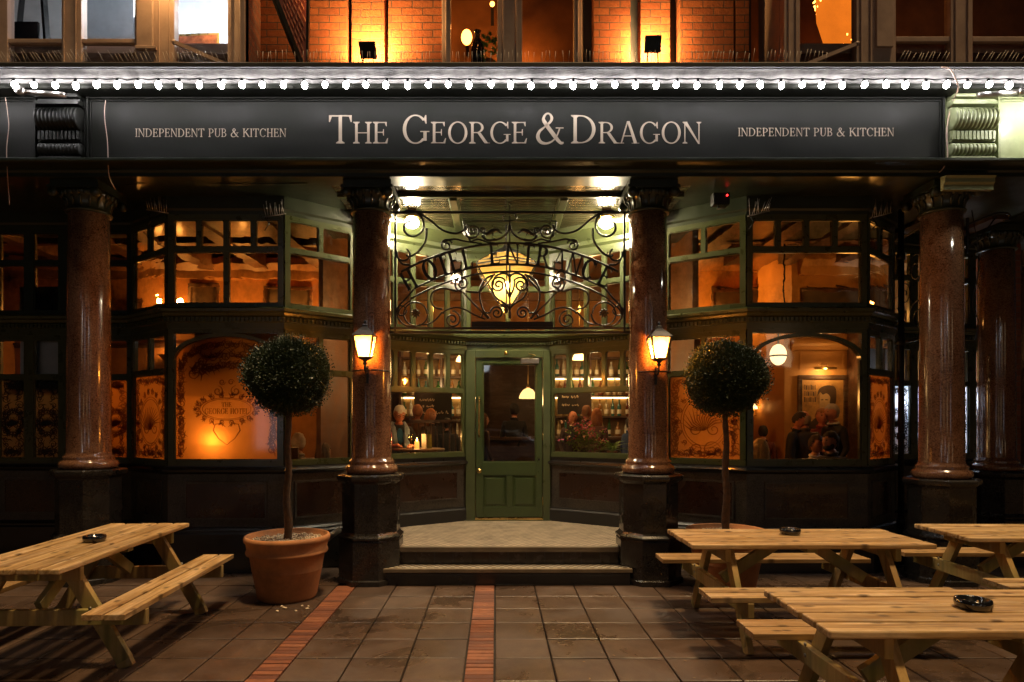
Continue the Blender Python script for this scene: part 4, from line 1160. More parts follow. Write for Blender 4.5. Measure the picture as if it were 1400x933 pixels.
# picture lights, paintings
def painting(loc, w, h, label, portrait=False, tone=(.3,.17,.06), rz=0, name='painting', group=None, fw=.05):
    o = empty(name, loc, rz, label, name.replace('_',' '), group)
    m = MB()
    for (a,b,c,d) in ((-w/2,w/2,0,fw),(-w/2,w/2,h-fw,h),(-w/2,-w/2+fw,fw,h-fw),(w/2-fw,w/2,fw,h-fw)): m.box(a,b,-.03,0,c,d)
    m.build('frame', M['dark_wood'], o, .008)
    m = MB(); m.box(-w/2+fw,w/2-fw,-.012,-.002,fw,h-fw)
    m.build('canvas', pm('aged canvas', tone, .6, var=.45, scale=7), o)
    if portrait:
        P = MB(); cw = .5*w
        def d(pts, e):
            if len(pts) > 4: pts = [(q.x,q.y) for q in smooth_path([(a,b,0) for a,b in pts], 5, True)]
            P.prism([(-w/2+u*w, v*h) for u, v in pts], lambda a,b,c: (a, -.012-c, b), 0, e)
        P.mat = 1; d([(.44,.50),(.46,.40),(.55,.36),(.63,.42),(.66,.56),(.62,.72),(.50,.74),(.45,.66)], .002)         # face
        P.mat = 0
        d([(.40,.66),(.42,.76),(.52,.82),(.66,.83),(.76,.78),(.77,.60),(.73,.48),(.67,.46),(.64,.54),(.65,.64),(.58,.70),(.50,.68),(.45,.72)], .003)
        d([(.16,.07),(.22,.20),(.40,.33),(.47,.38),(.55,.33),(.63,.41),(.72,.30),(.86,.20),(.88,.07)], .0025)
        d([(.46,.60),(.51,.605),(.51,.588),(.46,.588)], .0035); d([(.55,.605),(.61,.60),(.61,.588),(.55,.588)], .0035); d([(.50,.455),(.57,.455),(.56,.44),(.51,.44)], .0035)
        for r_ in range(3):
            for k in range(7):
                P.mat = 2 if (k+r_) % 3 else 0
                d([(.13+k*.035,.56+r_*.10),(.155+k*.035,.56+r_*.10),(.155+k*.035,.64+r_*.10-.01*(k%3)),(.13+k*.035,.64+r_*.10-.01*(k%2))], .002+.0003*k)
        P.build('portrait', [pm('painted dark hair and coat', (.06,.032,.016), .6, var=.5), pm('painted pale face', (.46,.30,.14), .6), pm('painted book spines', (.20,.11,.04), .6)], o)
    return o
painting((5.22,10.19,1.44), .80, .98, 'large gilt framed portrait of a dark haired sitter beside bookshelves', True, (.38,.20,.055), fw=.07)
pl = empty('picture_light', (5.2,10.19,2.52), 0, 'brass picture light above the large framed portrait', 'picture light')
m = MB(); m.tube([(-.17,-.14,0),(.17,-.14,0)], .022, 10); m.build('shade', M['brass'], pl)
m = MB(); m.tube([(-.04,-.01,.06),(-.04,-.1,.07),(-.04,-.14,.02)], .006, 6); m.tube([(.04,-.01,.06),(.04,-.1,.07),(.04,-.14,.02)], .006, 6); m.build('bracket', M['brass'], pl)
plight('bulb_light', (0,-.17,-.03), WRM, 13, .03, pl)
for (x, z, w_, h_, t, l) in ((-5.95,1.75,.5,.62,(.28,.16,.07),'tall framed print low on the far left room wall'),(-5.2,2.15,.42,.5,(.35,.22,.1),'framed print behind the left corner column'),
        (-5.25,1.4,.42,.55,(.22,.12,.05),'dark framed print under another one behind the left corner column'),(-4.66,2.0,.36,.48,(.3,.2,.1),'small framed print beside the lamp in the left room'),
        (-4.6,1.42,.36,.48,(.12,.06,.03),'small dark framed print below another in the left room'),(-5.62,3.05,.5,.6,(.32,.18,.06),'gilt framed picture above the picture rail in the far left room'),
        (-3.45,3.25,.62,.62,(.05,.03,.015),'dark framed mirror high on the wall behind the upper left bay window'),(-4.72,3.2,.5,.7,(.07,.035,.015),'dark framed picture high on the wall left of the upper left bay window')):
    painting((x,10.585,z), w_, h_, l, tone=t, name='framed_picture', group='framed pictures in the left room')
painting((4.35,11.58,3.45), .7, .6, 'dark framed picture high on the back wall of the right bay room', tone=(.05,.03,.015), name='framed_picture')
painting((5.25,10.18,3.2), 1.0, .55, 'wide dark framed picture high above the large portrait', tone=(.06,.04,.02), name='framed_picture')
painting((3.25,11.58,1.95), .22, .28, 'small pale framed photograph left of the tiny shelf lamp', tone=(.5,.45,.4), name='framed_picture')
# globe wall lamp in the right bay
gl = empty('wall_lamp', (X(1064,9.6),9.6,Z(487,9.6)), 0, 'domed glass wall lamp glowing behind the right tree', 'wall lamp')
m = MB(); m.sph((0,0,.02), (.12,.12,.16), 18, 12); m.build('globe', emis('warm globe', (1,.72,.36), 2.2), gl)
m = MB(); m.lathe([(.124,-.012),(.13,0),(.124,.012)], n=20); m.build('band', M['dark_metal'], gl)
m = MB(); m.tube([(.0,.0,.18),(.0,.0,2.1)], .012, 6); m.build('rod', M['dark_metal'], gl)
# ---- back bar
bar = empty('back_bar', (0,11.75,FL), 0, 'lit back bar of shelves full of bottles seen through the porch windows', 'bar shelves')
m = MB()
for (a,b) in ((-1.75,-.25),(.95,2.5)):
    m.box(a,b,.15,.2,0,2.9)
m.build('back_panel', pm('warm mirror back', (.30,.17,.06), .3), bar)
m = MB()
for (a,b) in ((-1.75,-.25),(.95,2.5)):
    for z in (1.05,1.42,1.80,2.15,2.5): m.box(a,b,-.12,.15,z-.03,z)
    for x in (a,(a+b)/2,b): m.box(x-.02,x+.02,-.121,.15,0,2.9)
m.build('shelf', M['dark_wood'], bar)
m = MB()
for (a,b) in ((-1.75,-.25),(.95,2.5)):
    for z in ((1.80,2.15) if a > 0 else (1.80,)): m.box(a+.03,b-.03,.10,.13,z-.052,z-.034)
m.build('strip_light', M['shelf_glow'], bar)
plight('bar_light', (-1.0,11.3,2.35), (1,.72,.34), 9, .08); plight('bar_light', (1.75,11.3,2.35), (1,.72,.34), 9, .08)
bm_ = {}
def bottle_proto(kind, col):
    o = MB(); 
    pr = [[(0,0),(.036,0),(.038,.01),(.038,.17),(.03,.20),(.014,.235),(.013,.29),(.016,.292),(.016,.305),(0,.305)],
          [(0,0),(.044,0),(.046,.01),(.046,.13),(.042,.16),(.016,.19),(.015,.24),(.018,.242),(.018,.262),(0,.262)],
          [(0,0),(.030,0),(.031,.01),(.033,.14),(.026,.20),(.012,.25),(.011,.32),(.014,.322),(.014,.33),(0,.33)]][kind]
    o.lathe(pr, n=12)
    return o
cols = [(.30,.12,.02),(.03,.10,.02),(.42,.30,.14),(.14,.03,.01),(.55,.50,.40),(.05,.16,.14)]
names = ['amber','dark green','straw','deep red','clear','teal']
protos = []
for c_, nm in zip(cols, names):
    t = NT(nm+' bottle glass'); g_ = t.bsdf(Base_Color=c_, Roughness=.08, Transmission_Weight=.35, IOR=1.45)
    protos.append((t.done(g_), nm))
lab = pm('paper bottle label', (.6,.52,.38), .7, var=.2)
sp = {}
for (a,b,side_) in ((-1.68,-.32,'left'),(1.02,2.44,'right')):
    for zi, z in enumerate((1.05,1.42,1.80,2.15)):
        x = a
        while x < b:
            k = int(rnd()*6); kd = int(rnd()*3)
            if (k,kd) not in sp:
                r_ = empty('bottle', (0,0,0)); bottle_proto(kd, k).build('body', protos[k][0], r_)
                q = MB(); rr = (.0385,.0465,.0325)[kd]; q.lathe([(rr,.04),(rr+.0006,.045),(rr+.0006,.115),(rr,.12)], n=12); q.build('bottle_label', lab, r_)
                sp[(k,kd)] = r_; r_['category'] = 'bottle'; cur = r_; cur.location = (x,11.68,FL+z)
            else: cur = dup(sp[(k,kd)], (x,11.68+uni(-.03,.03),FL+z))
            cur['label'] = '%s glass bottle standing among the bottles on the %s back bar shelves' % (protos[k][1], side_); cur['group'] = '%s bottles on the %s back bar shelves' % (protos[k][1], side_)
            x += uni(.095,.16)
# counter, chalkboard, rail
ct = empty('bar_counter', (.35,10.95,FL), 0, 'dark wooden bar counter in the middle of the pub', 'bar counter')
m = MB(); m.box(-1.1,2.0,-.3,.3,0,1.0); m.build('counter_front', M['dark_wood'], ct, .01); m = MB(); m.box(-1.14,2.04,-.36,.34,1.0,1.06); m.build('counter_top', M['dark_wood'], ct, .01)
def chalk(loc, w, h, label, rows):
    o = empty('chalkboard', loc, 0, label, 'chalkboard')
    m = MB(); m.box(-w/2,w/2,0,.03,0,h); m.build('board', pm('blackboard', (.018,.014,.012), .7, var=.4), o)
    m = MB(); i = 0
    for z, a, b in rows:
        x = a
        while x < b:
            l = uni(.02,.045); pts = [(x,0,z),(x+l*.3,0,z+uni(.01,.045)),(x+l*.6,0,z-uni(0,.012)),(x+l,0,z+uni(.005,.03))]
            m.tube([(p.x, -.003, p.z) for p in smooth_path(pts, 4)], .0038, 4); x += l+uni(.006,.012)+(.03 if rnd()<.15 else 0)
    m.build('chalk_writing', pm('chalk', (.75,.6,.42), .9), o)
chalk((X(592,10.5),10.5,1.42), .62, .74, 'black chalkboard of handwritten lines left of the door', [(.60,-.22,.02),(.50,-.17,.0),(.39,-.24,.24),(.24,-.2,-.02),(.24,.08,.24)])
chalk((X(785,10.5),10.5,1.80), .55, .42, 'black chalkboard with two handwritten words right of the door', [(.27,-.2,.05),(.14,-.2,.08)])
rl = empty('wooden_railing', (-1.0,9.75,FL), 0, 'dark wooden railing with spindles behind the old man', 'railing')
m = MB(); m.box(-.9,.5,-.035,.035,1.29,1.34); m.box(-.9,.5,-.02,.02,.1,.15); m.build('rail', M['dark_wood'], rl, .006)
for k in range(15):
    m = MB(); x = -.85+k*.095; m.lathe([(.012,.15),(.018,.3),(.010,.5),(.016,.75),(.010,1.0),(.014,1.29)], (x,0,0), 8); m.build('spindle', M['dark_wood'], rl)
# round poser table and what stands on it
TX, TY, TZ = X(572,8.92), 8.92, 1.30
tb = empty('round_table', (TX,TY,FL), 0, 'tall round wooden table just inside the left porch window', 'table')
h = TZ-FL
m = MB(); m.lathe([(0,h-.035),(.36,h-.035),(.372,h-.02),(.372,h-.008),(.36,h),(0,h)], n=40); m.build('tabletop', wood('worn table top', (.16,.08,.03), (.25,.13,.05), (.33,.19,.08), 'x', .35), tb)
m = MB(); m.lathe([(.22,0),(.22,.03),(.05,.05),(.04,h*.5),(.05,h-.035)], n=20); m.build('pedestal', M['dark_metal'], tb)
cd = empty('candle', (X(570,8.8),8.8,TZ), 0, 'lit cream pillar candle on the round table', 'candle')
m = MB(); m.lathe([(.033,0),(.033,.098),(.027,.10),(0,.092)], n=18)
t = NT('glowing wax'); m.build('wax', t.done(t.bsdf(Base_Color=(.85,.55,.2), Roughness=.5, Emission_Color=(1,.5,.08), Emission_Strength=1.2)), cd)
m = MB(); m.lathe([(0,.10),(.009,.112),(.010,.122),(.005,.14),(0,.155)], n=10); m.build('flame', M['flame'], cd)
plight('candle_light', (0,-.02,.16), (1,.5,.14), 4, .02, cd)
wg = empty('wine_glass', (X(561,8.85),8.85,TZ), 0, 'half full white wine glass beside the candle', 'wine glass')
m = MB(); m.lathe([(.034,0),(.030,.004),(.005,.010),(.004,.085),(.012,.095),(.034,.125),(.040,.155),(.036,.195)], n=18); m.build('bowl', M['glass'], wg, fix=False)
m = MB(); m.lathe([(0,.10),(.02,.108),(.035,.130),(.037,.14),(0,.14)], n=16); t = NT('white wine'); m.build('wine', t.done(t.bsdf(Base_Color=(.8,.5,.1), Roughness=.05, Transmission_Weight=.7)), wg)
for (px, mt, l) in ((579.5,(.55,.48,.40),'pale folded menu card standing on the round table'),(586.5,(.20,.19,.02),'olive green menu card standing on the round table')):
    o = empty('menu_card', (X(px,8.85),8.85+(.0 if px<583 else .03),TZ), 0, l, 'menu', 'menu cards on the round table')
    m = MB(); w_ = .032; m.box(-w_,w_,0,.004,0,.20); m.add([(-w_,.004,0),(w_,.004,0),(w_,.004,.2),(-w_,.004,.2),(-w_,.06,0),(w_,.06,0)], [(3,2,5,4)]); m.build('card', pm('menu paper', mt, .6), o)
# flowers and fern on the right porch shelf
vs = empty('flower_vase', (X(797,8.5),8.42,1.2), 0, 'glass vase of pink and green wild flowers inside the right porch window', 'flowers')
m = MB(); m.lathe([(.055,0),(.062,.01),(.05,.06),(.06,.12),(.07,.14)], n=20); m.build('vase', M['glass'], vs, fix=False)
m = MB(); mf = MB(); ml = MB()
random.seed(11)
for k in range(46):
    a = uni(0,2*PI); r_ = uni(.02,.30); hh = uni(.24,.52)-.25*r_
    e = (r_*math.cos(a)*1.1, r_*math.sin(a)*.45, hh)
    m.tube([(uni(-.02,.02),uni(-.02,.02),.03),(e[0]*.4,e[1]*.4,hh*.6),e], .0025, 4)
    for q in range(5):
        b = (e[0]+uni(-.03,.03), e[1]+uni(-.03,.03), e[2]+uni(-.03,.03)); mf.mat = k % 3
        mf.sph(b, (uni(.006,.016),uni(.006,.016),uni(.005,.012)), 6, 4)
    for q in range(6):
        t_ = uni(.3,.95); b = Vector((e[0]*t_+uni(-.03,.03), e[1]*t_+uni(-.02,.02), hh*t_)); dv = Vector((uni(-1,1),uni(-.5,.5),uni(-.2,1))).normalized()*uni(.03,.08); sd = dv.cross(Vector((0,1,0.2))).normalized()*.009
        ml.add([b, b+dv*.5+sd, b+dv, b+dv*.5-sd], [(0,1,2,3)])
m.build('stem', M['stem'], vs); ml.build('leaves', M['fern_leaf'], vs, fix=False)
mf.build('blossom', [pm('pink petal', (.62,.15,.24), .6), pm('peach petal', (.75,.42,.22), .6), pm('red petal', (.42,.03,.04), .6)], vs)
fp = empty('potted_fern', (X(836,8.35),8.30,1.2), 0, 'bright green fern in a small terracotta pot inside the right porch window', 'fern')
m = MB(); m.lathe([(0,0),(.05,0),(.065,.075),(.07,.075),(.07,.09),(.06,.09),(0,.08)], n=18); m.build('pot', M['terracotta'], fp)
m = MB()
for k in range(30):
    a = uni(0,2*PI); l = uni(.16,.33); el = uni(.5,1.3); pts = []
    for i in range(9):
        t_ = i/8; rr = l*t_*math.cos(el)+.10*t_*t_; pts.append(Vector((rr*math.cos(a), rr*math.sin(a)*.6, .08+l*math.sin(el)*t_-.12*t_*t_)))
    for i in range(1,9):
        dv = (pts[i]-pts[i-1]).normalized(); sd = dv.cross(Vector((0,0,1))); sd = sd.normalized() if sd.length > .01 else Vector((1,0,0)); w_ = .035*math.sin(PI*(i/9)**.7)+.004
        for sg in (-1,1):
            m.add([pts[i], pts[i]+sd*sg*w_+dv*.012, pts[i]+sd*sg*w_*.5+dv*.022], [(0,1,2)])
    m.tube(pts, .0018, 4)
m.build('frond', M['fern_leaf'], fp, fix=False)

# ------------------------------------------------------------------ people
def cloth(name, col): return pm(name, col, .85, var=.25, scale=14, bump=.3, bscale=160)
def person(loc, rz, label, top, legs, hairc, hair='short', sit=None, lean=0.0, head=(0,0), arms=None, skin='skin', s=1.0, group=None, beard=False, collar=None):
    """body facing -Y in its own space; sit = seat height; head = (turn, nod) degrees; arms = ((elbow, hand) left, right) relative to the shoulder"""
    pz = (sit+.09) if sit else .93
    up = lambda x, y, z: Vector((x, y*math.cos(lean)-z*math.sin(lean), z*math.cos(lean)+y*math.sin(lean)))+Vector((0,0,pz))
    V = []; E = []; RD = []; MT = []
    def add(p, r, par, mt):
        V.append(tuple(p)); RD.append(r); MT.append(mt)
        if par is not None: E.append((par, len(V)-1))
        return len(V)-1
    pel = add(up(0,0,0), (.15,.115), None, 1); wa = add(up(0,0,.16), (.15,.11), pel, 0); ch = add(up(0,-.01,.33), (.165,.125), wa, 0)
    nb = add(up(0,.0,.475), (.088,.082), ch, 0); nk = add(up(0,-.008,.535), (.062,.064), nb, 0); hd = add(up(0,-.022,.60), (.052,.056), nk, 2)
    hands = []
    for sg, am in ((-1, (arms or (None,None))[0]), (1, (arms or (None,None))[1])):
        am = am or ((.05*1,.03,-.27),(.02,-.10,-.49))
        sh = up(sg*.175,0,.44)
        e = sh+Vector((sg*am[0][0], am[0][1], am[0][2])); w_ = sh+Vector((sg*am[1][0], am[1][1], am[1][2]))
        a = add(sh, (.068,.07), ch, 0); b = add(sh.lerp(e,.55), (.052,.055), a, 0); c = add(e, (.043,.045), b, 0); d = add(w_, (.031,.033), c, 0)
        d2 = add(w_+(w_-e).normalized()*.035, (.024,.026), d, 2); hands.append((w_+(w_-e).normalized()*.03, (w_-e).normalized(), sg))
        hp = Vector((sg*.095,0,pz-.04))
        if sit: kn = Vector((sg*.12,-.43,pz-.0)); an = Vector((sg*.11,-.42,max(.1,pz-.46))); to = an+Vector((0,-.14,-.05))
        else: kn = Vector((sg*.10,-.02,.50)); an = Vector((sg*.10,.02,.09)); to = Vector((sg*.12,-.14,.045))
        h_ = add(hp, (.092,.10), pel, 1); k_ = add(kn, (.062,.064), h_, 1); add(kn.lerp(an,.35), (.057,.062), k_, 1); a_ = add(an, (.042,.044), len(V)-1, 1); add(to, (.04,.035), a_, 3)
    me = bpy.data.meshes.new('person'); me.from_pydata(V, E, []); ob = bpy.data.objects.new('person', me); C.objects.link(ob)
    sk = ob.modifiers.new('skin', 'SKIN'); sk.use_smooth_shade = True
    for i, d in enumerate(me.skin_vertices[0].data): d.radius = RD[i]; d.use_root = (i == 0)
    sb = ob.modifiers.new('sub', 'SUBSURF'); sb.levels = 1; sb.render_levels = 1
    dg = bpy.context.evaluated_depsgraph_get()
    m2 = bpy.data.meshes.new_from_object(ob.evaluated_get(dg)); bpy.data.objects.remove(ob); 
    vs = [v.co.copy() for v in m2.vertices]
    B = MB()
    segs = [(Vector(V[a]), Vector(V[b]), MT[b]) for a, b in E]
    B.v = [tuple(v) for v in vs]
    for p in m2.polygons:
        c = p.center; best = 9; mt = 0
        for a, b, q in segs:
            d = b-a; t_ = max(0,min(1,(c-a).dot(d)/max(1e-9,d.length_squared))); dist = (a+d*t_-c).length
            if dist < best: best = dist; mt = q
        B.f.append(list(p.vertices)); B.r.append(.5); B.m.append(mt); B.s.append(True)
    # head with brow, nose, chin, ears
    hc = up(0,-.035,.685); yaw, nod = R(head[0]), R(head[1])
    HT = Matrix.Translation(hc) @ Matrix.Rotation(yaw,4,'Z') @ Matrix.Rotation(nod,4,'X') 
    H = MB(); H.sph((0,0,0), (.081,.102,.121), 24, 18)
    for i, p in enumerate(H.v):
        x, y, z = p
        if y < 0:
            fr_ = -y/.097
            if z < -.02: x *= 1-.30*min(1,(-.02-z)/.1); y *= 1-.04*fr_
            if abs(x) < .016 and -.038 < z < .022: y -= .027*(1-(z+.038)/.075)*(1-abs(x)/.018)+.005
            if .012 < abs(x) < .05 and -.004 < z < .026: y += .010
            if z > .026 and z < .05: y -= .004
            if abs(x) < .03 and -.085 < z < -.06: y -= .006
        else:
            if z < -.05: y *= 1-.45*min(1,(-.05-z)/.07)
        H.v[i] = (x,y,z)
    def bit(mt, fn):
        q = MB(); fn(q)
        B.T = HT; B.mat = mt; B.val = .5
        B.add(q.v, q.f, True); B.T = None
    B.mat = 2; B.val = .5; B.T = HT; B.add(H.v, H.f, True); B.T = None
    for sg in (-1,1):
        bit(2, lambda q: q.sph((sg*.077,.006,-.003), (.012,.020,.031), 8, 6))
        bit(4, lambda q: q.sph((sg*.029,-.083,.011), (.012,.007,.006), 8, 6))
        bit(5, lambda q: q.sph((sg*.029,-.086,.030), (.019,.006,.004), 8, 4))
    bit(6, lambda q: q.sph((0,-.087,-.052), (.024,.007,.005), 8, 4))
    # hands: palm, four unequal bent fingers, thumb from the side
    for (w_, dv, sg) in hands:
        side_ = dv.cross(Vector((0,0,1)));  side_ = side_.normalized() if side_.length > .05 else Vector((1,0,0))
        nrm = side_.cross(dv).normalized()
        if nrm.z > 0: nrm = -nrm
        q = MB()
        q.tube([w_-dv*.01, w_+dv*.03, w_+dv*.075, w_+dv*.09], [.024,.030,.032,.02], 8)
        for k, l in enumerate((.058,.068,.064,.048)):
            b = w_+dv*.082+side_*((k-1.5)*.018)
            q.tube([b-dv*.02, b+dv*l*.45+nrm*.006, b+dv*l*.75+nrm*.022, b+dv*l*.85+nrm*.042], [.0095,.0085,.0078,.006], 6)
        b = w_+dv*.03-side_*.026*sg
        q.tube([b, b-side_*sg*.022+dv*.02, b-side_*sg*.026+dv*.05+nrm*.01], [.012,.010,.007], 6)
        B.mat = 2; B.add(q.v, q.f, True)
    hm = cloth('hair', hairc) if not isinstance(hairc, str) else M[hairc]
    o = B.build('person', [cloth('jacket', top), cloth('trousers', legs), M[skin], M['plastic_black'], M['eye'], hm, M['lip']], None, fix=False)
    tag(o, label, 'person', group)
    o.location = loc; o.rotation_euler = (0,0,rz); o.scale = (s,s,s)
    cl = MB(); cl.tube([tuple(up(.066*math.cos(a*PI/8), -.01+.070*math.sin(a*PI/8), .53+.012*math.sin(a*PI/8))) for a in range(16)], .017, 6, closed=True)
    cl.build('collar', cloth('collar cloth', collar or tuple(min(1,c*1.5+.004) for c in top)), o)
    # hair
    if hair != 'none':
        Hh = MB(); Hh.sph((0,.006,.009), (.089,.107,.124), 26, 20); keep = []
        for i, p in enumerate(Hh.v):
            x, y, z = p; k = 1+.05*math.sin(61*x+17*z)*math.sin(53*y+29*z)+uni(-.012,.012); Hh.v[i] = (x*k, y*k, z*k)
        for f in Hh.f:
            c = sum((Vector(Hh.v[i]) for i in f), Vector())/len(f)
            lim = .052+.012*math.sin(70*c.x) if c.y < -.02 else (.058-(c.y+.02)*2.2 if c.y < .03 else -.075)
            ok = c.z > lim
            if hair == 'bald': ok = ok and c.z < .045 and c.y > -.01
            if ok: keep.append(f)
        Hh.f = keep; Hh.r = [.5]*len(keep); Hh.m = [0]*len(keep); Hh.s = [True]*len(keep)
        if hair == 'long':
            for k in range(26):
                a = PI*(-.08+1.16*k/25); r_ = uni(.9,1.1)
                x, y = .080*math.cos(a)*r_, .012+.085*math.sin(a)*r_
                Hh.tube([(x*.9,y*.9,.06),(x*1.05,y*1.05,-.02),(x*1.15+uni(-.01,.01),y*1.1,-.11),(x*1.2+uni(-.02,.02),y*.95+.01,-.2-uni(0,.05))], [.012,.02,.019,.004], 5)
        if beard:
            Hh.sph((0,-.046,-.078), (.056,.050,.046), 16, 10); Hh.sph((.05,-.02,-.05), (.026,.035,.05), 10, 8); Hh.sph((-.05,-.02,-.05), (.026,.035,.05), 10, 8)
        vv = [tuple(HT @ Vector(p)) for p in Hh.v]; Hh.v = vv
        Hh.build('hair', hm, o, fix=False)
    return o, HT, up
blk = (.012,.011,.012); dk = (.02,.02,.025)
# the older man at the round table
MANP = (X(543,9.22),9.24,FL)
om, HT, up = person(MANP, R(22), 'white haired man in glasses and striped scarf at the round table', blk, dk, (.66,.60,.54), 'short', sit=.66, lean=R(9), head=(0,24), skin='skin_red',
     arms=(((.10,-.10,-.24),(-.02,-.33,-.21)),((.08,-.12,-.24),(-.06,-.34,-.22))))
g_ = MB()
for sg in (-1,1): g_.tube([tuple(HT @ Vector((sg*.031+.021*math.cos(a*PI/6), -.104, .009+.016*math.sin(a*PI/6)))) for a in range(12)], .003, 5, closed=True); g_.tube([tuple(HT @ Vector(p)) for p in ((sg*.052,-.103,.012),(sg*.08,-.02,.012))], .0028, 5)
g_.tube([tuple(HT @ Vector(p)) for p in ((-.010,-.105,.012),(.010,-.105,.012))], .0028, 5); g_.build('glasses', M['dark_metal'], om)
t = NT('striped scarf'); v = t.coord((1,1,1)); wv = t.n('ShaderNodeTexWave', {'Vector': v, 'Scale': 22.0, 'Distortion': 1.0}, bands_direction='X').outputs['Fac']
stp = t.done(t.bsdf(Base_Color=t.ramp(wv, [(.35,(.05,.12,.20)),(.6,(.42,.46,.50))]), Roughness=.9))
g_ = MB()
for sg in (-1,1): g_.tube([tuple(up(*p)) for p in ((0,.075,.50),(sg*.085,.03,.53),(sg*.10,-.09,.46),(sg*.085,-.155,.30),(sg*.09,-.16,.10))], [.04,.042,.045,.048,.045], 8)
g_.build('scarf', stp, om)
g_ = MB(); g_.sph(tuple(up(0,-.095,.37)), (.05,.045,.12), 12, 8); g_.build('shirt', cloth('blue shirt', (.02,.13,.26)), om)
person((X(537,8.75)-.12,8.72,FL), R(-95), 'person in a red jumper half hidden by the left lantern column', (.40,.012,.03), dk, (.05,.03,.02), 'short', sit=.66, arms=(((.08,-.10,-.24),(-.05,-.30,-.20)),None))
B_ = 'people drinking inside the centre bar'
def standing(px, py, Y, zf, rz, label, top, hairc, hair='short', **k):
    """feet on floor zf; height set so the head is where the photograph shows it"""
    hz = Z(py, Y); sc = (hz-zf)/1.63
    return person((X(px,Y),Y,zf), rz, label, top, k.pop('legs', dk), hairc, hair, s=sc, **k)
standing(570,562,10.15,FL, R(160), 'man with short reddish hair turned away beyond the railing, left of two', (.12,.05,.02), (.25,.09,.03), 'short', skin='skin_red')
standing(587,567,10.15,FL, R(60), 'person with long auburn hair beyond the railing', (.03,.02,.02), (.32,.11,.03), 'long')
standing(612,579,10.2,FL, R(200), 'dark haired person standing behind the railing near the door', blk, (.02,.015,.012), 'short')
standing(703,560,10.75,FL, R(170), 'dark figure in a black coat standing far behind the middle of the door glass', blk, (.02,.015,.012), 'short')
standing(659,574,9.9,FL, R(120), 'person in dark clothes at the left edge of the door glass', (.05,.02,.015), (.12,.05,.02), 'long')
standing(782,570,10.3,FL, R(20), 'ruddy bald man at the bar beside the flowers, leftmost of three heads', (.05,.03,.03), (.2,.08,.04), 'bald', skin='skin_red')
standing(802,563,10.1,FL, R(170), 'brown haired person in black at the bar, middle of three heads above the flowers', blk, (.16,.06,.02), 'short')
standing(815,567,10.0,FL, R(140), 'auburn haired person at the bar, rightmost of three heads above the flowers', (.10,.04,.03), (.30,.10,.03), 'long', skin='skin_red')
standing(861,578,9.6,FL, R(110), 'person in a blue top beside the right lantern column', (.02,.05,.16), (.03,.02,.02), 'short')
# right bay drinkers
ZF = .15
standing(1081,572,9.35,ZF, R(55), 'dark haired man in a black jacket bowing his head beside the large portrait', blk, (.03,.018,.01), head=(0,30), lean=R(8), skin='skin_red', arms=(None,((.04,-.10,-.25),(-.10,-.28,-.22))))
standing(1101,572,9.25,ZF, R(185), 'balding man in a brown coat with his back to the window', (.055,.038,.025), (.45,.30,.18), 'bald', skin='skin_red')
standing(1123,568,9.75,ZF, R(-10), 'person in a maroon jumper facing out in front of the portrait', (.16,.02,.015), (.25,.10,.03), 'short', skin='skin_red')
standing(1140,563,9.4,ZF, R(-80), 'grey haired man in a dark suit and white collar looking left', (.018,.017,.022), (.34,.29,.24), 'short', skin='skin_red', collar=(.6,.58,.55))
standing(1043,590,10.3,ZF, R(150), 'person with one arm raised beside the tiny shelf lamp', (.10,.02,.015), (.02,.015,.01), 'short', arms=(None,((.12,-.05,.12),(.10,-.12,.36))))
def seated(px, py, Y, zf, rz, label, top, hairc, hair='short', **k):
    st_ = Z(py, Y)-zf-.79
    return person((X(px,Y),Y,zf), rz, label, top, dk, hairc, hair, sit=st_, **k)
seated(1040,612,8.0,ZF, R(175), 'blonde long haired woman seated with her back to the right bay window', (.16,.13,.11), (.62,.38,.13), 'long', head=(18,0))
seated(1114,606,8.55,ZF, R(12), 'short haired person in a pale top seated facing out of the right bay', (.50,.44,.40), (.05,.03,.02), 'short', head=(15,5))
seated(1138,602,8.15,ZF, R(-70), 'bearded dark haired man seated in profile at the right bay window', (.03,.022,.02), (.025,.015,.01), 'short', beard=True, head=(-5,0))
# shapes behind the frosted left bay
seated(258,597,8.35,ZF, R(170), 'dark figure seated behind the frosted arched window', (.03,.02,.015), (.02,.015,.01), 'short')
seated(214,604,8.5,ZF, R(120), 'dark figure seated behind the frosted canted light by the left column', (.02,.015,.012), (.02,.015,.01), 'short')
seated(408,604,8.1,ZF, R(-160), 'person in a pale cap like grey hair seated behind the left tree trunk', (.30,.26,.22), (.55,.45,.36), 'short')
seated(440,618,8.4,ZF, R(150), 'person in dark clothes seated inside the left bay beside the column', (.03,.025,.02), (.12,.07,.03), 'long')
# stools and a bench under the seated people
def stool(loc, h, label):
    o = empty('bar_stool', loc, 0, label, 'stool', 'wooden stools inside the pub')
    m = MB(); m.lathe([(0,h-.035),(.165,h-.035),(.175,h-.02),(.165,h),(0,h)], n=24); m.build('seat', M['dark_wood'], o)
    for k in range(4):
        a = PI/4+k*PI/2; m = MB(); m.tube([(.10*math.cos(a),.10*math.sin(a),h-.035),(.19*math.cos(a),.19*math.sin(a),0)], .016, 8); m.build('leg', M['dark_wood'], o)
stool((MANP[0],MANP[1],FL), .66, 'dark stool under the white haired man')
stool((X(537,8.75)-.12,8.72,FL), .66, 'dark stool under the person in red')
for (px, py, Y, l) in ((1040,612,8.0,'dark stool under the blonde woman'),(1114,606,8.55,'dark stool under the person in the pale top'),(1138,602,8.15,'dark stool under the bearded man'),
      (258,597,8.35,'dark stool behind the frosted arched window'),(214,604,8.5,'dark stool behind the frosted canted light'),(408,604,8.1,'dark stool behind the left tree trunk'),(440,618,8.4,'dark stool beside the left lantern column')):
    stool((X(px,Y),Y,ZF), Z(py,Y)-ZF-.79, l)
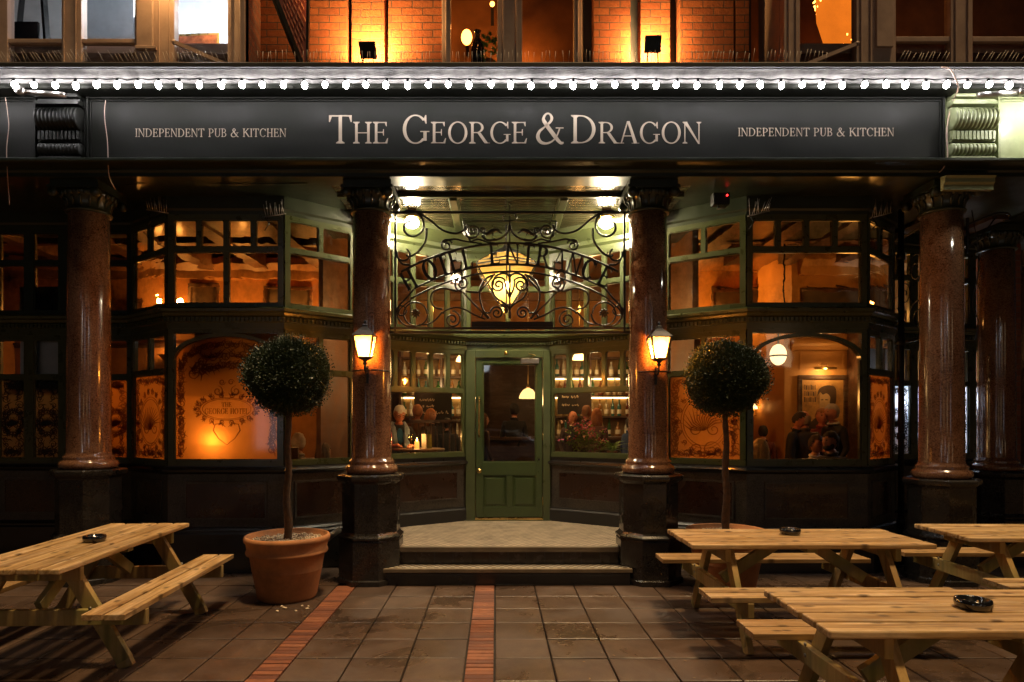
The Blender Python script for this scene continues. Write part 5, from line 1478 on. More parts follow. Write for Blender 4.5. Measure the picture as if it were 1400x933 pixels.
# upstairs
ch = empty('chandelier', (X(1158,7.9),7.9,6.12), 0, 'orange chandelier of tiny lights in the upper right window', 'chandelier')
random.seed(5)
m = MB()
for k in range(230):
    z = uni(0,1.0); r_ = .10+.30*z**.7; a = uni(0,2*PI); m.sph((r_*math.cos(a), r_*math.sin(a), z), .012, 5, 4)
m.build('bulb', M['fairy'], ch)
m = MB(); m.lathe([(.03,0),(.12,.10),(.26,.3),(.34,.6),(.36,1.0)], n=24); m.build('gauze', emis('orange lit gauze', (1,.22,.015), 1.0), ch, fix=False)
m = MB(); m.tube([(0,0,.1),(0,0,1.75)], .02, 6)
for z in (.1,.4,.7,1.0): m.lathe([(.1+.22*z,-.008),(.11+.22*z,0),(.1+.22*z,.008)], (0,0,z), 24)
m.build('frame', M['brass'], ch)
plight('bulb_light', (0,0,.4), (1,.35,.06), 60, .2, ch)
for (px, Y, z, l, p) in ((638,8.2,6.62,'round orange wall lamp low in the upper middle window',22),(673,7.9,6.85,'small bright orange lamp high in the upper middle window',5)):
    o = empty('wall_lamp', (X(px,Y),Y,z), 0, l, 'wall lamp'); m = MB(); m.sph((0,0,0), (.07,.05,.10) if p>9 else (.03,.03,.03), 12, 8); m.build('lamp_shade', M['fairy'], o); m = MB(); m.box(-.02,.02,0,.4,-.02,.02); m.build('bracket', M['dark_metal'], o)
    plight('bulb_light', (0,-.14,.0), (1,.38,.08), p, .06, o)
plight('room_light', (X(722,8.3),8.35,6.5), (1,.36,.07), 7, .1)
plight('room_light', (-3.6,7.5,6.6), (.80,.90,1), 120, .15); plight('room_light', (-2.9,7.35,6.3), (.92,.95,1), 40, .1)
plight('room_light', (6.0,7.9,6.6), (1,.5,.2), 5, .1)
# shapes in the upper left room: leaning boards, a framed print, bottle and plant upstairs
o = empty('framed_print', (X(268,7.2),7.2,5.62), R(-4), 'pale orange framed print standing in the upper left window', 'picture'); m = MB(); w_ = .27
m.box(-w_,w_,0,.02,0,.44); m.build('frame', M['brass'], o, .006); m = MB(); m.box(-w_+.03,w_-.03,-.004,.0,.03,.41); m.build('print', pm('orange print', (.55,.22,.12), .6, var=.6, scale=14), o)
o = empty('roller_blind', (X(148,7.0),7.0,5.90), 0, 'bright white blind inside the upper left window', 'blind'); m = MB(); m.box(-.25,.28,0,.02,0,1.6); m.box(-.27,.30,-.01,.03,-.03,0); m.build('cloth', M['blind_glow'], o)
o = empty('easel', (X(40,7.0),7.0,5.11), 0, 'dark leaning frame in the upper left corner window', 'easel'); m = MB(); m.bar((-.2,0,0),(-.1,.1,1.8),.05,.05); m.bar((.25,0,0),(.05,.1,1.8),.05,.05); m.bar((-.2,-.02,.3),(.2,-.02,.3),.05,.05); m.box(-.18,.1,-.01,.02,.35,.95); m.build('frame', M['dark_metal'], o)
o = empty('vase_figure', (X(653,7.05),7.05,5.602), 0, 'dark bottle vase on the upper middle windowsill', 'vase'); m = MB(); m.lathe([(0,0),(.07,0),(.075,.16),(.06,.25),(.025,.32),(.03,.37),(.04,.39),(0,.39)], n=18); m.build('body', M['plastic_black'], o)
o = empty('sill_plant', (X(669,7.03),7.03,5.602), 0, 'small green leafy plant on the upper middle windowsill', 'plant'); m = MB()
for k in range(60):
    b = Vector((uni(-.09,.09),uni(-.05,.05),uni(.02,.30))); dv = Vector((uni(-1,1),uni(-1,.4),uni(-.2,1))).normalized()*.06; sd = dv.cross(Vector((.2,1,.1))).normalized()*.016
    m.add([b,b+dv*.5+sd,b+dv,b+dv*.5-sd], [(0,1,2,3)])
m.build('leaves', M['fern_leaf'], o, fix=False); m = MB(); m.lathe([(0,0),(.04,0),(.05,.06),(0,.06)], n=12); m.build('pot', M['terracotta'], o)
# ------------------------------------------------------------------ furniture on the pavement
def picnic_table(loc, rz, label, L=1.85, W=.72, bo=.62):
    o = empty('picnic_table', loc, rz, label, 'picnic table', 'softwood picnic tables outside the pub')
    H, T_ = .74, .038
    n = 5; w = W/n
    m = MB()
    for k in range(n):
        y = -W/2+k*w; e = uni(-.006,.006); m.box(-L/2+e,L/2+uni(-.006,.006),y+.008,y+w-.008,H-T_+uni(-.001,.001),H+uni(-.003,.002))
    m.build('tabletop', M['plank_x'], o, .009)
    for s in (-1,1):
        m = MB()
        for k in range(2):
            y = s*bo-.142+k*.143; m.box(-L/2+uni(-.005,.005),L/2+uni(-.005,.005),y+.006,y+.135,.45-T_,.45+uni(-.001,.001))
        m.build('bench', M['plank_x'], o, .004)
    for ex in (-1,1):
        x = ex*(L/2-.30)
        for s in (-1,1):
            m = MB(); m.bar((x-ex*.024,s*.20,H-T_-.002),(x-ex*.024,s*.585,.045),.10,.045,(1,0,0)); m.bar((x-ex*.0245,s*.575,.062),(x-ex*.0245,s*.602,.0),.0995,.044,(1,0,0)); m.build('leg', M['plank_leg'], o, .004)
        m = MB(); m.bar((x+ex*.024,-bo-.14,.45-T_-.055),(x+ex*.024,bo+.14,.45-T_-.055),.045,.105); m.build('bench_support', M['plank_leg'], o, .005)
        m = MB(); m.bar((x+ex*.024,-W/2+.03,H-T_-.05),(x+ex*.024,W/2-.03,H-T_-.05),.045,.095); m.build('top_batten', M['plank_leg'], o, .005)
        m = MB(); m.bar((x-ex*.05,0,.40),(ex*.14,0,H-T_-.02),.09,.045,(0,1,0)); m.build('brace', M['plank_leg'], o, .004)
        b = MB()
        for s in (-1,1):
            for z in (.36,.42): b.lathe([(.011,-.004),(.011,.004),(0,.004)], (x+ex*.047, s*(.395), z), 8, 'x')
        b.build('bolt', M['steel'], o)
    m = MB(); m.box(-.04,.04,-W/2+.05,W/2-.05,H-T_-.035,H-T_-.001); m.build('centre_batten', M['plank_leg'], o, .004)
    return o
ta = picnic_table((2.40,3.165,0), 0, 'nearest light wood picnic table, cut off by the right frame edge')
dup(ta, (2.405,5.16,0), R(.4), 'light wood picnic table standing in front of the right potted tree')
dup(ta, (4.72,5.43,0), R(-1), 'light wood picnic table at the far right under the corner column')
dup(ta, (-3.13,4.91,0), R(90+2.2), 'light wood picnic table turned end-on at the left of the pavement')
def ashtray():
    o = empty('ashtray', (2.36,3.15,.742), 0, None, 'ashtray', 'black ashtrays on the picnic tables')
    m = MB(); m.lathe([(0,0),(.068,0),(.078,.008),(.082,.03),(.078,.047),(.066,.05),(.055,.046),(.05,.02),(0,.012)], n=36)
    m.build('bowl', M['plastic_black'], o)
    m = MB()
    for k in range(5):
        a = k*1.3; x, y = .025*math.cos(a), .025*math.sin(a); m.tube([(x,y,.018),(x+.03*math.cos(a+1),y+.03*math.sin(a+1),.03)], .0038, 6)
    m.build('cigarette_end', pm('cigarette filter', (.5,.3,.14), .8), o)
    return o
a_ = ashtray(); a_['label'] = 'round black ashtray on the nearest picnic table'
dup(a_, (2.42,5.24,.742), 1.0, 'round black ashtray on the table in front of the right potted tree')
dup(a_, (-3.10,4.92,.742), 2.0, 'round black ashtray on the end-on left picnic table')

# potted ball trees
def potted_tree():
    random.seed(21)
    o = empty('potted_tree', (X(393,6.08),6.08,0), 0, None, 'potted tree', 'clipped ball trees in terracotta pots')
    m = MB(); m.lathe([(0,.005),(.262,.0),(.268,.012),(.275,.03),(.318,.26),(.320,.265),(.324,.27),(.322,.278),(.345,.42),(.372,.425),(.378,.44),(.374,.455),(.366,.47),(.376,.53),(.392,.545),(.396,.57),(.388,.592),(.372,.596),(.362,.585),(.352,.53),(0,.53)], n=56)
    m.build('pot', M['terracotta'], o)
    g = MB()
    for k in range(900):
        a = uni(0,2*PI); r_ = .35*math.sqrt(rnd()); g.sph((r_*math.cos(a), r_*math.sin(a), .532+uni(0,.016)+.015*(1-r_/.35)), (uni(.007,.015),uni(.007,.015),uni(.005,.010)), 6, 4)
    gr = g.build('gravel', M['pebble'], o); gr['kind'] = 'stuff'
    t = MB(); pts = [(0,0,.53),(.010,.0,.7),(-.014,.01,.95),(.012,0,1.2),(.004,-.01,1.45),(.015,0,1.72),(0.01,0,2.1)]
    sp_ = [tuple(p) for p in smooth_path(pts, 6)]
    t.tube(sp_, [.040-.017*i/len(sp_)+uni(-.003,.004) for i in range(len(sp_))], 12)
    for k in range(22):
        a = uni(0,2*PI); e = uni(-.2,1.2); l = uni(.22,.38); z = uni(1.66,2.0)
        t.tube([(0.01,0,z),(l*.5*math.cos(a)*math.cos(e),l*.5*math.sin(a)*math.cos(e),z+l*.4*math.sin(e)+.03),(l*math.cos(a)*math.cos(e),l*math.sin(a)*math.cos(e),z+l*math.sin(e))], [.012,.008,.003], 5)
    t.build('trunk', M['bark'], o)
    l = MB(); cz = 2.10
    lumps = [(Vector((uni(-1,1),uni(-1,1),uni(-.9,1))).normalized(), uni(-.05,.05)) for _ in range(60)]
    for k in range(44000):
        d = Vector((random.gauss(0,1),random.gauss(0,1),random.gauss(0,1))).normalized()
        sh = sum(h*max(0,d.dot(q)-.82)/.18 for q, h in lumps)
        rr = 1+sh
        f = 1-abs(random.gauss(0,.075)) if rnd() < .8 else uni(.45,.95)
        if rnd() < .07: f = uni(1.0,1.13)
        kz = .375 if d.z > 0 else .35
        p = Vector((d.x*.382*rr*f, d.y*.382*rr*f, cz+d.z*kz*rr*f))
        if d.z < -.55 and rnd() < .25: p.z -= uni(0,.06)
        ax = (d+Vector((uni(-1,1),uni(-1,1),uni(-.6,1)))*.8).normalized(); sd = ax.cross(Vector((uni(-1,1),uni(-1,1),uni(-1,1)))).normalized()
        L_ = uni(.011,.020); w_ = L_*.42; nn = ax.cross(sd)*L_*.12
        l.add([p, p+ax*L_*.5+sd*w_+nn, p+ax*L_, p+ax*L_*.5-sd*w_+nn], [(0,1,2),(0,2,3)])
    for k in range(36):
        d = Vector((random.gauss(0,1),random.gauss(0,1),random.gauss(0,1))).normalized(); p0 = Vector((d.x*.37,d.y*.37,cz+d.z*.36)); dv = (d+Vector((uni(-.5,.5),uni(-.5,.5),uni(-.2,.6)))).normalized()
        for i in range(7):
            p = p0+dv*(i*uni(.008,.016)); ax = (dv+Vector((uni(-1,1),uni(-1,1),uni(-1,1)))).normalized(); sd = ax.orthogonal().normalized(); L_ = uni(.016,.026)
            l.add([p, p+ax*L_*.5+sd*L_*.4, p+ax*L_, p+ax*L_*.5-sd*L_*.4], [(0,1,2),(0,2,3)])
    for k in range(11000):
        d = Vector((random.gauss(0,1),random.gauss(0,1),random.gauss(0,1))).normalized(); f = uni(.3,.86)
        p = Vector((d.x*.36*f, d.y*.36*f, cz+d.z*.34*f)); ax = Vector((uni(-1,1),uni(-1,1),uni(-1,1))).normalized(); sd = ax.orthogonal().normalized()
        L_ = uni(.03,.05); l.add([p, p+ax*L_*.5+sd*L_*.4, p+ax*L_, p+ax*L_*.5-sd*L_*.4], [(0,1,2),(0,2,3)])
    l.build('crown', M['leaf'], o, fix=False)
    return o
pt = potted_tree(); pt['label'] = 'clipped ball tree in a terracotta pot left of the entrance steps'
dup(pt, (X(993,6.38),6.38,0), 2.2, 'clipped ball tree in a terracotta pot behind the right picnic table')
pb_ = MB()
random.seed(3)
for k in range(9):
    p = empty('pebble', (X(uni(385,425),5.75),5.70+uni(-.12,.05),.008), 0, 'pale pebble spilled on the paving at the foot of the left pot', 'pebble', 'pebbles spilled by the left pot')
    m = MB(); m.sph((0,0,0), (uni(.010,.016),uni(.010,.016),.009), 8, 6); m.build('stone', M['pebble'], p)
random.seed(8)
for k in range(46):
    q = MB(); a = uni(0,6.28); r_ = uni(.006,.018); c, s = math.cos(a), math.sin(a)
    q.add([(-r_*c,-r_*s,0),(r_*.4*s,-r_*.4*c,.003),(r_*c,r_*s,.001),(-r_*.4*s,r_*.4*c,.004)], [(0,1,2,3)])
    o = q.build('fallen_leaf', pm('dry leaf litter', (.30,.19,.09), .8) if k == 0 else bpy.data.materials['dry leaf litter'], None, fix=False)
    tag(o, 'tiny dry leaf scrap lying on the dark paving slabs', 'leaf', 'leaf scraps on the paving'); o.location = (uni(-3.2,2.2), uni(3.9,6.4), .006)

# lanterns on the porch columns
def lantern():
    o = empty('wall_lantern', (0,0,0), 0, None, 'wall lantern', 'lit lanterns on the porch columns')
    c4 = lambda r, z: [(r*sx, r*sy, z) for sx, sy in ((-1,-1),(1,-1),(1,1),(-1,1))]
    r0, r1, z0, z1 = .065, .108, 0, .235
    m = MB()
    b, t = c4(r0,z0), c4(r1,z1)
    for i in range(4):
        m.bar(b[i], t[i], .015, .015); m.bar(b[i], b[(i+1)%4], .011,.011); m.bar(t[i], t[(i+1)%4], .013,.013)
    m.lathe([(.07,-.02),(.085,-.008),(.085,0),(.05,.004)], n=4, smooth=False, ph=PI/4)
    m.lathe([(.02,-.08),(.026,-.065),(.016,-.05),(.03,-.03),(.06,-.02)], n=12)
    m.build('frame', M['iron'], o)
    g = MB()
    for i in range(4):
        j = (i+1)%4; g.add([b[i],b[j],t[j],t[i]], [(0,1,2,3)])
    g.build('glass', M['opal_lantern'], o, fix=False)
    m = MB(); m.lathe([(.172,.232),(.172,.240),(.10,.30),(.045,.335),(.035,.35),(.04,.36),(.02,.375),(.014,.39),(.022,.40),(.0,.425)], n=4, smooth=False, ph=PI/4); m.build('roof', M['iron'], o)
    m = MB(); m.sph((0,0,.09), (.034,.034,.05), 10, 8); m.build('bulb', M['warm_bulb'], o)
    m = MB(); m.tube([(0,0,-.075),(0,0,-.12),(0,.05,-.17),(0,.10,-.16),(0,.135,-.13)], .011, 8); m.tube([(0,.02,-.14),(-.0,.06,-.10),(0,.115,-.10)], .007, 6); m.build('bracket', M['iron'], o)
    m = MB(); m.box(-.012,.012,.128,.150,-.28,-.08); m.tube([(.216*math.sin(a*PI/10), .34-.219*math.cos(a*PI/10), -.13) for a in range(-7,8)], .009, 6); m.build('strap', M['iron'], o)
    return o
la = lantern(); la.scale = (.9,.9,.9); la.location = (X(499,6.41),6.41,Z(489,6.41)); la['label'] = 'lit black lantern on the granite column left of the entrance'
dup(la, (X(901,6.41),6.41,Z(491,6.41)), 0, 'lit black lantern on the granite column right of the entrance')
# bulkhead globes under the porch ceiling
def globe():
    o = empty('ceiling_globe', (0,0,0), 0, None, 'ceiling lamp', 'globe lamps under the porch ceiling')
    m = MB(); m.sph((0,0,-.02), (.085,.085,.06), 18, 12); m.build('globe', M['globe'], o)
    m = MB(); m.lathe([(.10,.035),(.10,.05),(.06,.06),(.06,.11),(0,.11)], n=24); m.build('base', M['brass'], o)
    return o
gl_ = globe(); gl_.location = (X(563,7.55),7.55,4.045); gl_['label'] = 'glowing white globe lamp at the left of the porch ceiling'
dup(gl_, (X(829,7.55),7.55,4.045), 0, 'glowing white globe lamp at the right of the porch ceiling')
# hexagonal hanging lantern
hl = empty('hanging_lantern', (X(692,7.75),7.75,Z(418,7.75)), 0, 'large six sided cream glass lantern hanging in the porch', 'lantern')
def hexa(r, z): return [(r*math.cos(PI/3*k+PI/6), r*math.sin(PI/3*k+PI/6), z) for k in range(6)]
lv = [hexa(.08,.0), hexa(.41,.46), hexa(.385,.50), hexa(.20,.61), hexa(.15,.64)]
g = MB(); f = MB()
for a, b in ((0,1),(1,2),(2,3)):
    for k in range(6):
        j = (k+1)%6; g.add([lv[a][k],lv[a][j],lv[b][j],lv[b][k]], [(0,1,2,3)]); f.bar(lv[a][k], lv[b][k], .014,.014)
for L_ in lv[:4]:
    for k in range(6): f.bar(L_[k], L_[(k+1)%6], .014,.014)
f.lathe([(.205,.612),(.13,.66),(.05,.70),(.03,.74),(0,.76)], n=6, smooth=False, ph=PI/6); f.lathe([(0,-.10),(.02,-.085),(.03,-.05),(.02,-.03),(.075,0)], n=12); f.tube([(0,0,.74),(0,0,.98)], .012, 8)
f.tube([(0,0,.0),(0,0,.16)], .012, 8)
g.build('glass', M['opal'], hl, fix=False); f.build('frame', M['iron'], hl)
m = MB(); m.sph((0,-.02,.24), (.035,.035,.05), 12, 8); m.build('bulb', M['hang_bulb'], hl)
# the row of bulbs under the cornice
sl = empty('string_lights', (0,6.14,4.93), 0, 'row of bright white bulbs strung under the whole cornice', 'string lights')
m = MB(); pts = []
n_b = 58; x0 = X(18,6.14)-.2*4
for k in range(n_b):
    x = x0+k*.2; m.tube([(x,0,.005),(x,0,.04)], .013, 8)
    pts += [(x,0.0,.045),(x+.1,0.0,.040+uni(-.01,.002))]
m.tube([tuple(p) for p in smooth_path(pts, 2)], .007, 5)
m.build('cable', M['dark_metal'], sl)
pr = None
for k in range(n_b):
    x = x0+k*.2
    if pr is None:
        b = MB(); b.sph((0,0,-.014), (.028,.028,.033), 8, 6); pr = b.build('bulb', M['led'], sl); pr.location = (x,0,0)
    else:
        c_ = pr.copy(); C.objects.link(c_); c_.parent = sl; c_.location = (x+uni(-.008,.008),uni(-.01,.01),uni(-.007,.004)); c_.rotation_euler = (uni(-.2,.2),uni(-.2,.2),0); c_.scale = (1,1,uni(.85,1.15))
# tube end fittings at both ends of the cornice
for (px, l, dr) in ((30,'grey strip light fitting hung under the left end of the cornice',1),(1396,'grey strip light fitting hung under the right end of the cornice',-1)):
    o = empty('strip_light', (X(px,6.2),6.2,Z(126,6.2)), 0, l, 'light fitting', 'strip light fittings under the cornice')
    m = MB(); m.tube([(0,0,0),(dr*.42,0,-.03)], .026, 10); m.build('body', M['steel'], o); m = MB(); m.lathe([(0,-.03),(.04,-.03),(.045,0),(.04,.03),(0,.03)], (0,-.02,0), 14, 'y'); m.build('end_cap', M['steel'], o)
# floodlights washing the brick
def flood(loc, rx, label, power, tilt):
    o = empty('floodlight', loc, 0, label, 'floodlight', 'floodlights on the ledge')
    T_ = Matrix.Rotation(tilt, 4, 'X')
    m = MB(); m.T = T_; m.box(-.085,.085,-.02,.02,-.07,.09); m.build('housing', M['dark_metal'], o, .006)
    m = MB(); m.T = T_; m.box(-.07,.07,.021,.024,-.055,.075); m.build('lens', emis('flood lens', (1,.72,.36), 20), o)
    m = MB(); m.tube([(-.05,0,-.06),(-.06,.01,-.2),(-.06,.02,-.36)], .007, 6); m.tube([(.05,0,-.06),(.06,.01,-.2),(.06,.02,-.36)], .007, 6); m.build('bracket', M['dark_metal'], o)
    l = bpy.data.lights.new('flood_beam', 'AREA'); l.energy = power; l.color = (1,.55,.19); l.size = .14; l.shape = 'SQUARE'; l.spread = R(165)
    q = bpy.data.objects.new('flood_beam', l); C.objects.link(q); q.parent = o
    q.location = T_ @ Vector((0,.03,.01)); q.rotation_euler = (R(90)+tilt,0,0)
    return o
flood((X(500,6.52),6.64,Z(61,6.52)), 0, 'floodlight tilted up at the brick between the sign and middle window', 62, R(40))
flood((X(897,6.52),6.66,Z(51,6.52)), 0, 'upright floodlight against the brick right of the middle window', 55, R(16))
flood((-3.2,6.15,6.35), 0, 'small added floodlight, unseen above the upper left window frames', 12, R(-25))  # lamp added out of view to warm the frames below
# bird spikes
def spikes(x0, x1, label, y=6.12, z=5.105, lean=0, h=.13):
    m = MB(); m.box(x0,x1,y-.008,y+.008,z-.006,z+.001); x = x0+.01; random.seed(int(x0*100)+900)
    while x < x1-.01:
        if rnd() < .9: m.tube([(x,y,z),(x+lean*.05+uni(-.012,.012),y+uni(-.03,.03),z+h*uni(.85,1.05))], .0019, 4)
        x += uni(.03,.05)
    o = m.build('bird_spikes', M['whitewash2']); tag(o, label, 'bird spikes', 'strips of bird spikes along the ledge')
for (a, b, l, q) in ((-10,215,'bird spike strip below the upper left corner windows',-1.4),(216,330,'bird spike strip below the open upper left window',-1.0),(352,480,'bird spike strip left of the tilted floodlight',0),
        (482,604,'bird spike strip around the tilted floodlight',0),(612,790,'bird spike strip below the upper middle window',0),(800,905,'bird spike strip around the upright floodlight',.1),(930,1030,'bird spike strip right of the upright floodlight',.4),
        (1040,1130,'bird spike strip below the chandelier window',.4),(1225,1295,'bird spike strip left of the yellow cable',1.3),(1330,1420,'bird spike strip at the far right end of the ledge',1.5)):
    spikes(X(a,6.12), X(b,6.12), l, lean=q)
def fan(c, label, dr):
    o = empty('bird_spikes', c, 0, label, 'bird spikes', 'bird spike clusters on the bay frames'); m = MB(); random.seed(int(c[0]*77)+500)
    for k in range(9):
        x = -.10+k*.025; m.tube([(x,0,x*.25*dr),(x+uni(-.03,.05)*dr,uni(-.06,0),.13+uni(-.03,.04))], .0032, 4)
    m.tube([(-.12,0,-.03*dr),(.12,0,.03*dr)], .006, 5); m.build('wire', M['steel'], o)
    m = MB(); m.tube([(-.10,.0,-.02),(-.06,-.02,-.10),(-.11,-.01,-.17)], .006, 5); m.build('bracket', M['dark_metal'], o)
fan((-2.42,6.98,3.93), 'splayed bird spike cluster on the corner of the left bay', .6); fan((-3.72,7.0,3.98), 'bird spike cluster on the far corner of the left bay', -.6)
fan((2.88,6.98,3.95), 'bird spike cluster on the near corner of the right bay', 1); fan((4.22,6.98,3.93), 'bird spike cluster on the far corner of the right bay', 1)
# hanging sign
sg = empty('hanging_sign', (X(402,6.6),6.62,5.25), R(0), 'black framed pub sign board hanging in front of the lit brick', 'sign')
m = MB(); th = R(-14)
A = (X(386,6.3)-X(402,6.6)-.03, -.3, 1.0); 
pts3 = [(-.20,-.28,.86),(.115,.02,.0),(.13,.02,1.2),(-.20,-.28,1.6)]
def q3(u, v, d):
    a = Vector(pts3[0]).lerp(Vector(pts3[1]), u); b = Vector(pts3[3]).lerp(Vector(pts3[2]), u); p = a.lerp(b, v); n_ = Vector((-.69,.72,0)); return tuple(p-n_*-d)
m.prism([(0,0),(1,0),(1,1),(0,1)], q3, -.018, .012); m.build('panel', pm('sign panel maroon', (.16,.03,.02), .5), sg)
m = MB()
for a, b in (((0,0),(1,0)),((1,0),(1,1)),((0,1),(1,1)),((0,0),(0,1))): m.bar(q3(*a,0), q3(*b,0), .05,.05)
m.build('frame', M['dark_metal'], sg, .005)
m = MB(); random.seed(2)
for r_ in range(9):
    v_ = .06+r_*.075; u = .40
    while u < .88: 
        w_ = uni(.04,.08); m.prism([(u,v_),(u+w_,v_),(u+w_,v_+.026),(u,v_+.026)], q3, -.024, -.0185); u += w_+.025
m.build('painted_marks', pm('sign cream paint', (.42,.16,.09), .6), sg)
# loose cables on the fascia
def cable(pts, label, mat='cream_paint', r=.005):
    m = MB(); m.tube([tuple(p) for p in smooth_path(pts, 6)], r, 6); o = m.build('cable', M[mat]); tag(o, label, 'cable', 'loose cables on the pub front')
cable([(X(7,6.38),6.385,Z(134,6.38)),(X(12,6.38),6.38,Z(170,6.38)),(X(9,6.38),6.38,Z(210,6.38)),(X(13,6.36),6.36,Z(280,6.36))], 'thin pale cable hanging down the far left fascia', r=.0035)
cable([(X(144,6.38),6.385,Z(137,6.38)),(X(143,6.38),6.38,Z(160,6.38)),(X(147,6.38),6.38,Z(195,6.38)),(X(149,6.36),6.36,Z(240,6.36)),(X(156,6.5),6.52,Z(258,6.5))], 'thin pale cable hanging down left of the small lettering', r=.0035)
cable([(X(1288,6.05),6.06,Z(91,6.05)),(X(1297,6.05),6.04,Z(95,6.05)),(X(1305,6.05),6.04,Z(108,6.05)),(X(1310,6.1),6.1,Z(122,6.1)),(X(1303,6.36),6.37,Z(140,6.36)),(X(1296,6.36),6.375,Z(175,6.36)),(X(1296,6.36),6.365,Z(215,6.36)),(X(1290,6.36),6.365,Z(230,6.36)),(X(1284,6.36),6.36,Z(236,6.36))], 'yellowish cable looping over the ledge by the green bracket', r=.006)
cable([(4.93,6.6,3.86),(4.96,6.54,3.3),(4.90,6.55,2.9),(5.0,6.6,2.7),(4.93,6.56,2.5)], 'dark loose cable on the right corner column', 'dark_metal')
cable([(X(160,6.6),6.62,4.12),(X(230,6.6),6.62,4.165),(X(330,6.6),6.62,4.14),(X(420,6.6),6.62,4.15)], 'dark cable slung under the left soffit', 'dark_metal')
# curled iron bracket on the right column
o = empty('iron_bracket', (4.93,6.66,3.75), 0, 'curled iron sign bracket on the right corner column', 'bracket'); m = MB()
m.tube([tuple(p) for p in smooth_path([(0,0,-.02),(.2,0,.06),(.34,0,.10),(.43,0,.09),(.44,0,.03),(.38,0,.02)], 6)], .011, 6); m.tube([(0,0,-.26),(.12,0,-.18),(.30,0,.06)], .007, 6); m.bar((0,0,-.32),(0,0,.05),.02,.02,(0,1,0)); m.build('arm', M['iron'], o)
# camera box with red indicator
o = empty('security_camera', (X(986,6.9),6.9,Z(274,6.9)), 0, 'black security camera box with a red light above the right bay', 'security camera'); m = MB(); m.box(-.10,.08,-.05,.06,-.06,.07); m.build('housing', M['dark_metal'], o, .012)
m = MB(); m.sph((.045,-.055,.035), .010, 8, 6); m.build('indicator', M['red_led'], o); m = MB(); m.tube([(-.03,0,-.06),(-.05,-.02,-.10),(.03,-.03,-.09)], .012, 6); m.build('bracket', M['steel'], o)
# drain pipe right of the right bay
o = empty('drainpipe', (X(1232,7.45),7.45,0), 0, 'black drainpipe beside the right bay', 'drainpipe'); m = MB(); m.tube([(0,0,0),(0,0,4.15)], .033, 12); m.build('pipe', M['dark_metal'], o)
m = MB()
for z in (.5,1.5,2.6,3.6): MB().lathe([(.034,-.04),(.044,-.035),(.044,.035),(.034,.04)], (0,0,z), 14).build('collar', M['dark_metal'], o)
o = empty('outflow_pipe', (X(455,6.85),6.85,.46), 0, 'short grey outflow pipe beside the left pot', 'pipe'); m = MB(); m.tube([(0,.25,0),(0,-.02,0),(-.02,-.16,-.02)], .035, 12); m.build('pipe', M['steel'], o)
# small lamp seen between the right columns
o = empty('bulkhead_lamp', (X(1331,9.0),8.7,Z(459,8.7)), 0, 'small bright bulkhead lamp between the two right columns', 'wall lamp'); m = MB(); m.sph((0,-.03,0), (.05,.03,.03), 10, 8); m.build('globe', emis('bulkhead glow', (1,.92,.7), 9), o); m = MB(); m.box(-.06,.06,0,.06,-.04,.04); m.build('base', M['dark_metal'], o)
# lamp over the bright right-hand fascia board
fl_ = empty('sign_lamp', (5.35,6.02,4.80), 0, 'downward sign lamp over the pale green board at the right end', 'sign lamp'); m = MB(); m.lathe([(.02,.10),(.05,.08),(.09,0)], n=18); m.build('shade', M['dark_metal'], fl_, fix=False); m = MB(); m.tube([(0,0,.1),(0,.1,.17),(0,.30,.15)], .012, 8); m.build('arm', M['dark_metal'], fl_)
l = bpy.data.lights.new('sign_beam', 'POINT'); l.energy = 26; l.color = (1,.95,.78); l.shadow_soft_size = .04; q = bpy.data.objects.new('sign_beam', l); C.objects.link(q); q.parent = fl_; q.location = (0,.02,-.03)

# ------------------------------------------------------------------ side street at the far right
def car(loc, rz, label):
    o = empty('parked_car', loc, rz, label, 'car'); L, W = 4.2, 1.74
    side_ = [(-2.1,.42),(-2.08,.62),(-1.95,.78),(-1.15,.93),(-.45,1.40),(.2,1.50),(1.1,1.46),(1.75,1.05),(2.02,.98),(2.1,.6),(2.05,.35),(1.70,.28)]
    for k in range(7): side_.append((1.32+.36*math.cos(PI*k/6), .28+.36*math.sin(PI*k/6)))
    side_.append((-.9,.28))
    for k in range(7): side_.append((-1.3+.36*math.cos(PI*k/6), .28+.36*math.sin(PI*k/6)))
    side_.append((-1.75,.28))
    m = MB(); m.prism(side_, lambda u, v, d: (u, d*(1-.10*max(0,v-.9)), v), -W/2, W/2); m.build('body', M['car_paint'], o, .05)
    for s in (-1,1):
        m = MB(); m.prism([(-1.0,.95),(-.40,1.34),(.22,1.43),(.22,.95)], lambda u,v,d: (u, s*(W/2*(1-.10*max(0,v-.9))+d), v), .002,.008); m.prism([(.28,.95),(.28,1.43),(1.0,1.39),(1.45,1.0)], lambda u,v,d: (u, s*(W/2*(1-.10*max(0,v-.9))+d), v), .002,.008); m.build('window', M['tyre'], o)
    for x in (-1.3,1.32):
        for s in (-1,1):
            m = MB(); m.lathe([(.12,-.1),(.30,-.1),(.32,-.07),(.32,.07),(.30,.1),(.12,.1)], (x,s*(W/2-.1),.32), 24, 'y'); wh = m.build('wheel', M['tyre'], o); m = MB(); m.lathe([(0,-.105),(.18,-.103),(.2,-.09),(.2,.09),(.18,.103),(0,.105)], (x,s*(W/2-.1),.32), 16, 'y'); m.build('rim', M['steel'], wh)
    for s in (-1,1):
        m = MB(); m.sph((-2.02,s*.62,.66), (.08,.16,.07), 10, 8); m.build('headlight', M['head_lamp'], o); m = MB(); m.sph((2.05,s*.66,.8), (.05,.12,.08), 10, 8); m.build('tail_light', M['red_led'], o)
    return o
car((X(1386,17)+2.05,17.0,-.1), R(6), 'blue grey car parked beyond the right corner column')
t_ = empty('bare_tree', (8.6,10.4,0), 0, 'bare branched street tree at the right edge behind the columns', 'tree'); random.seed(14)
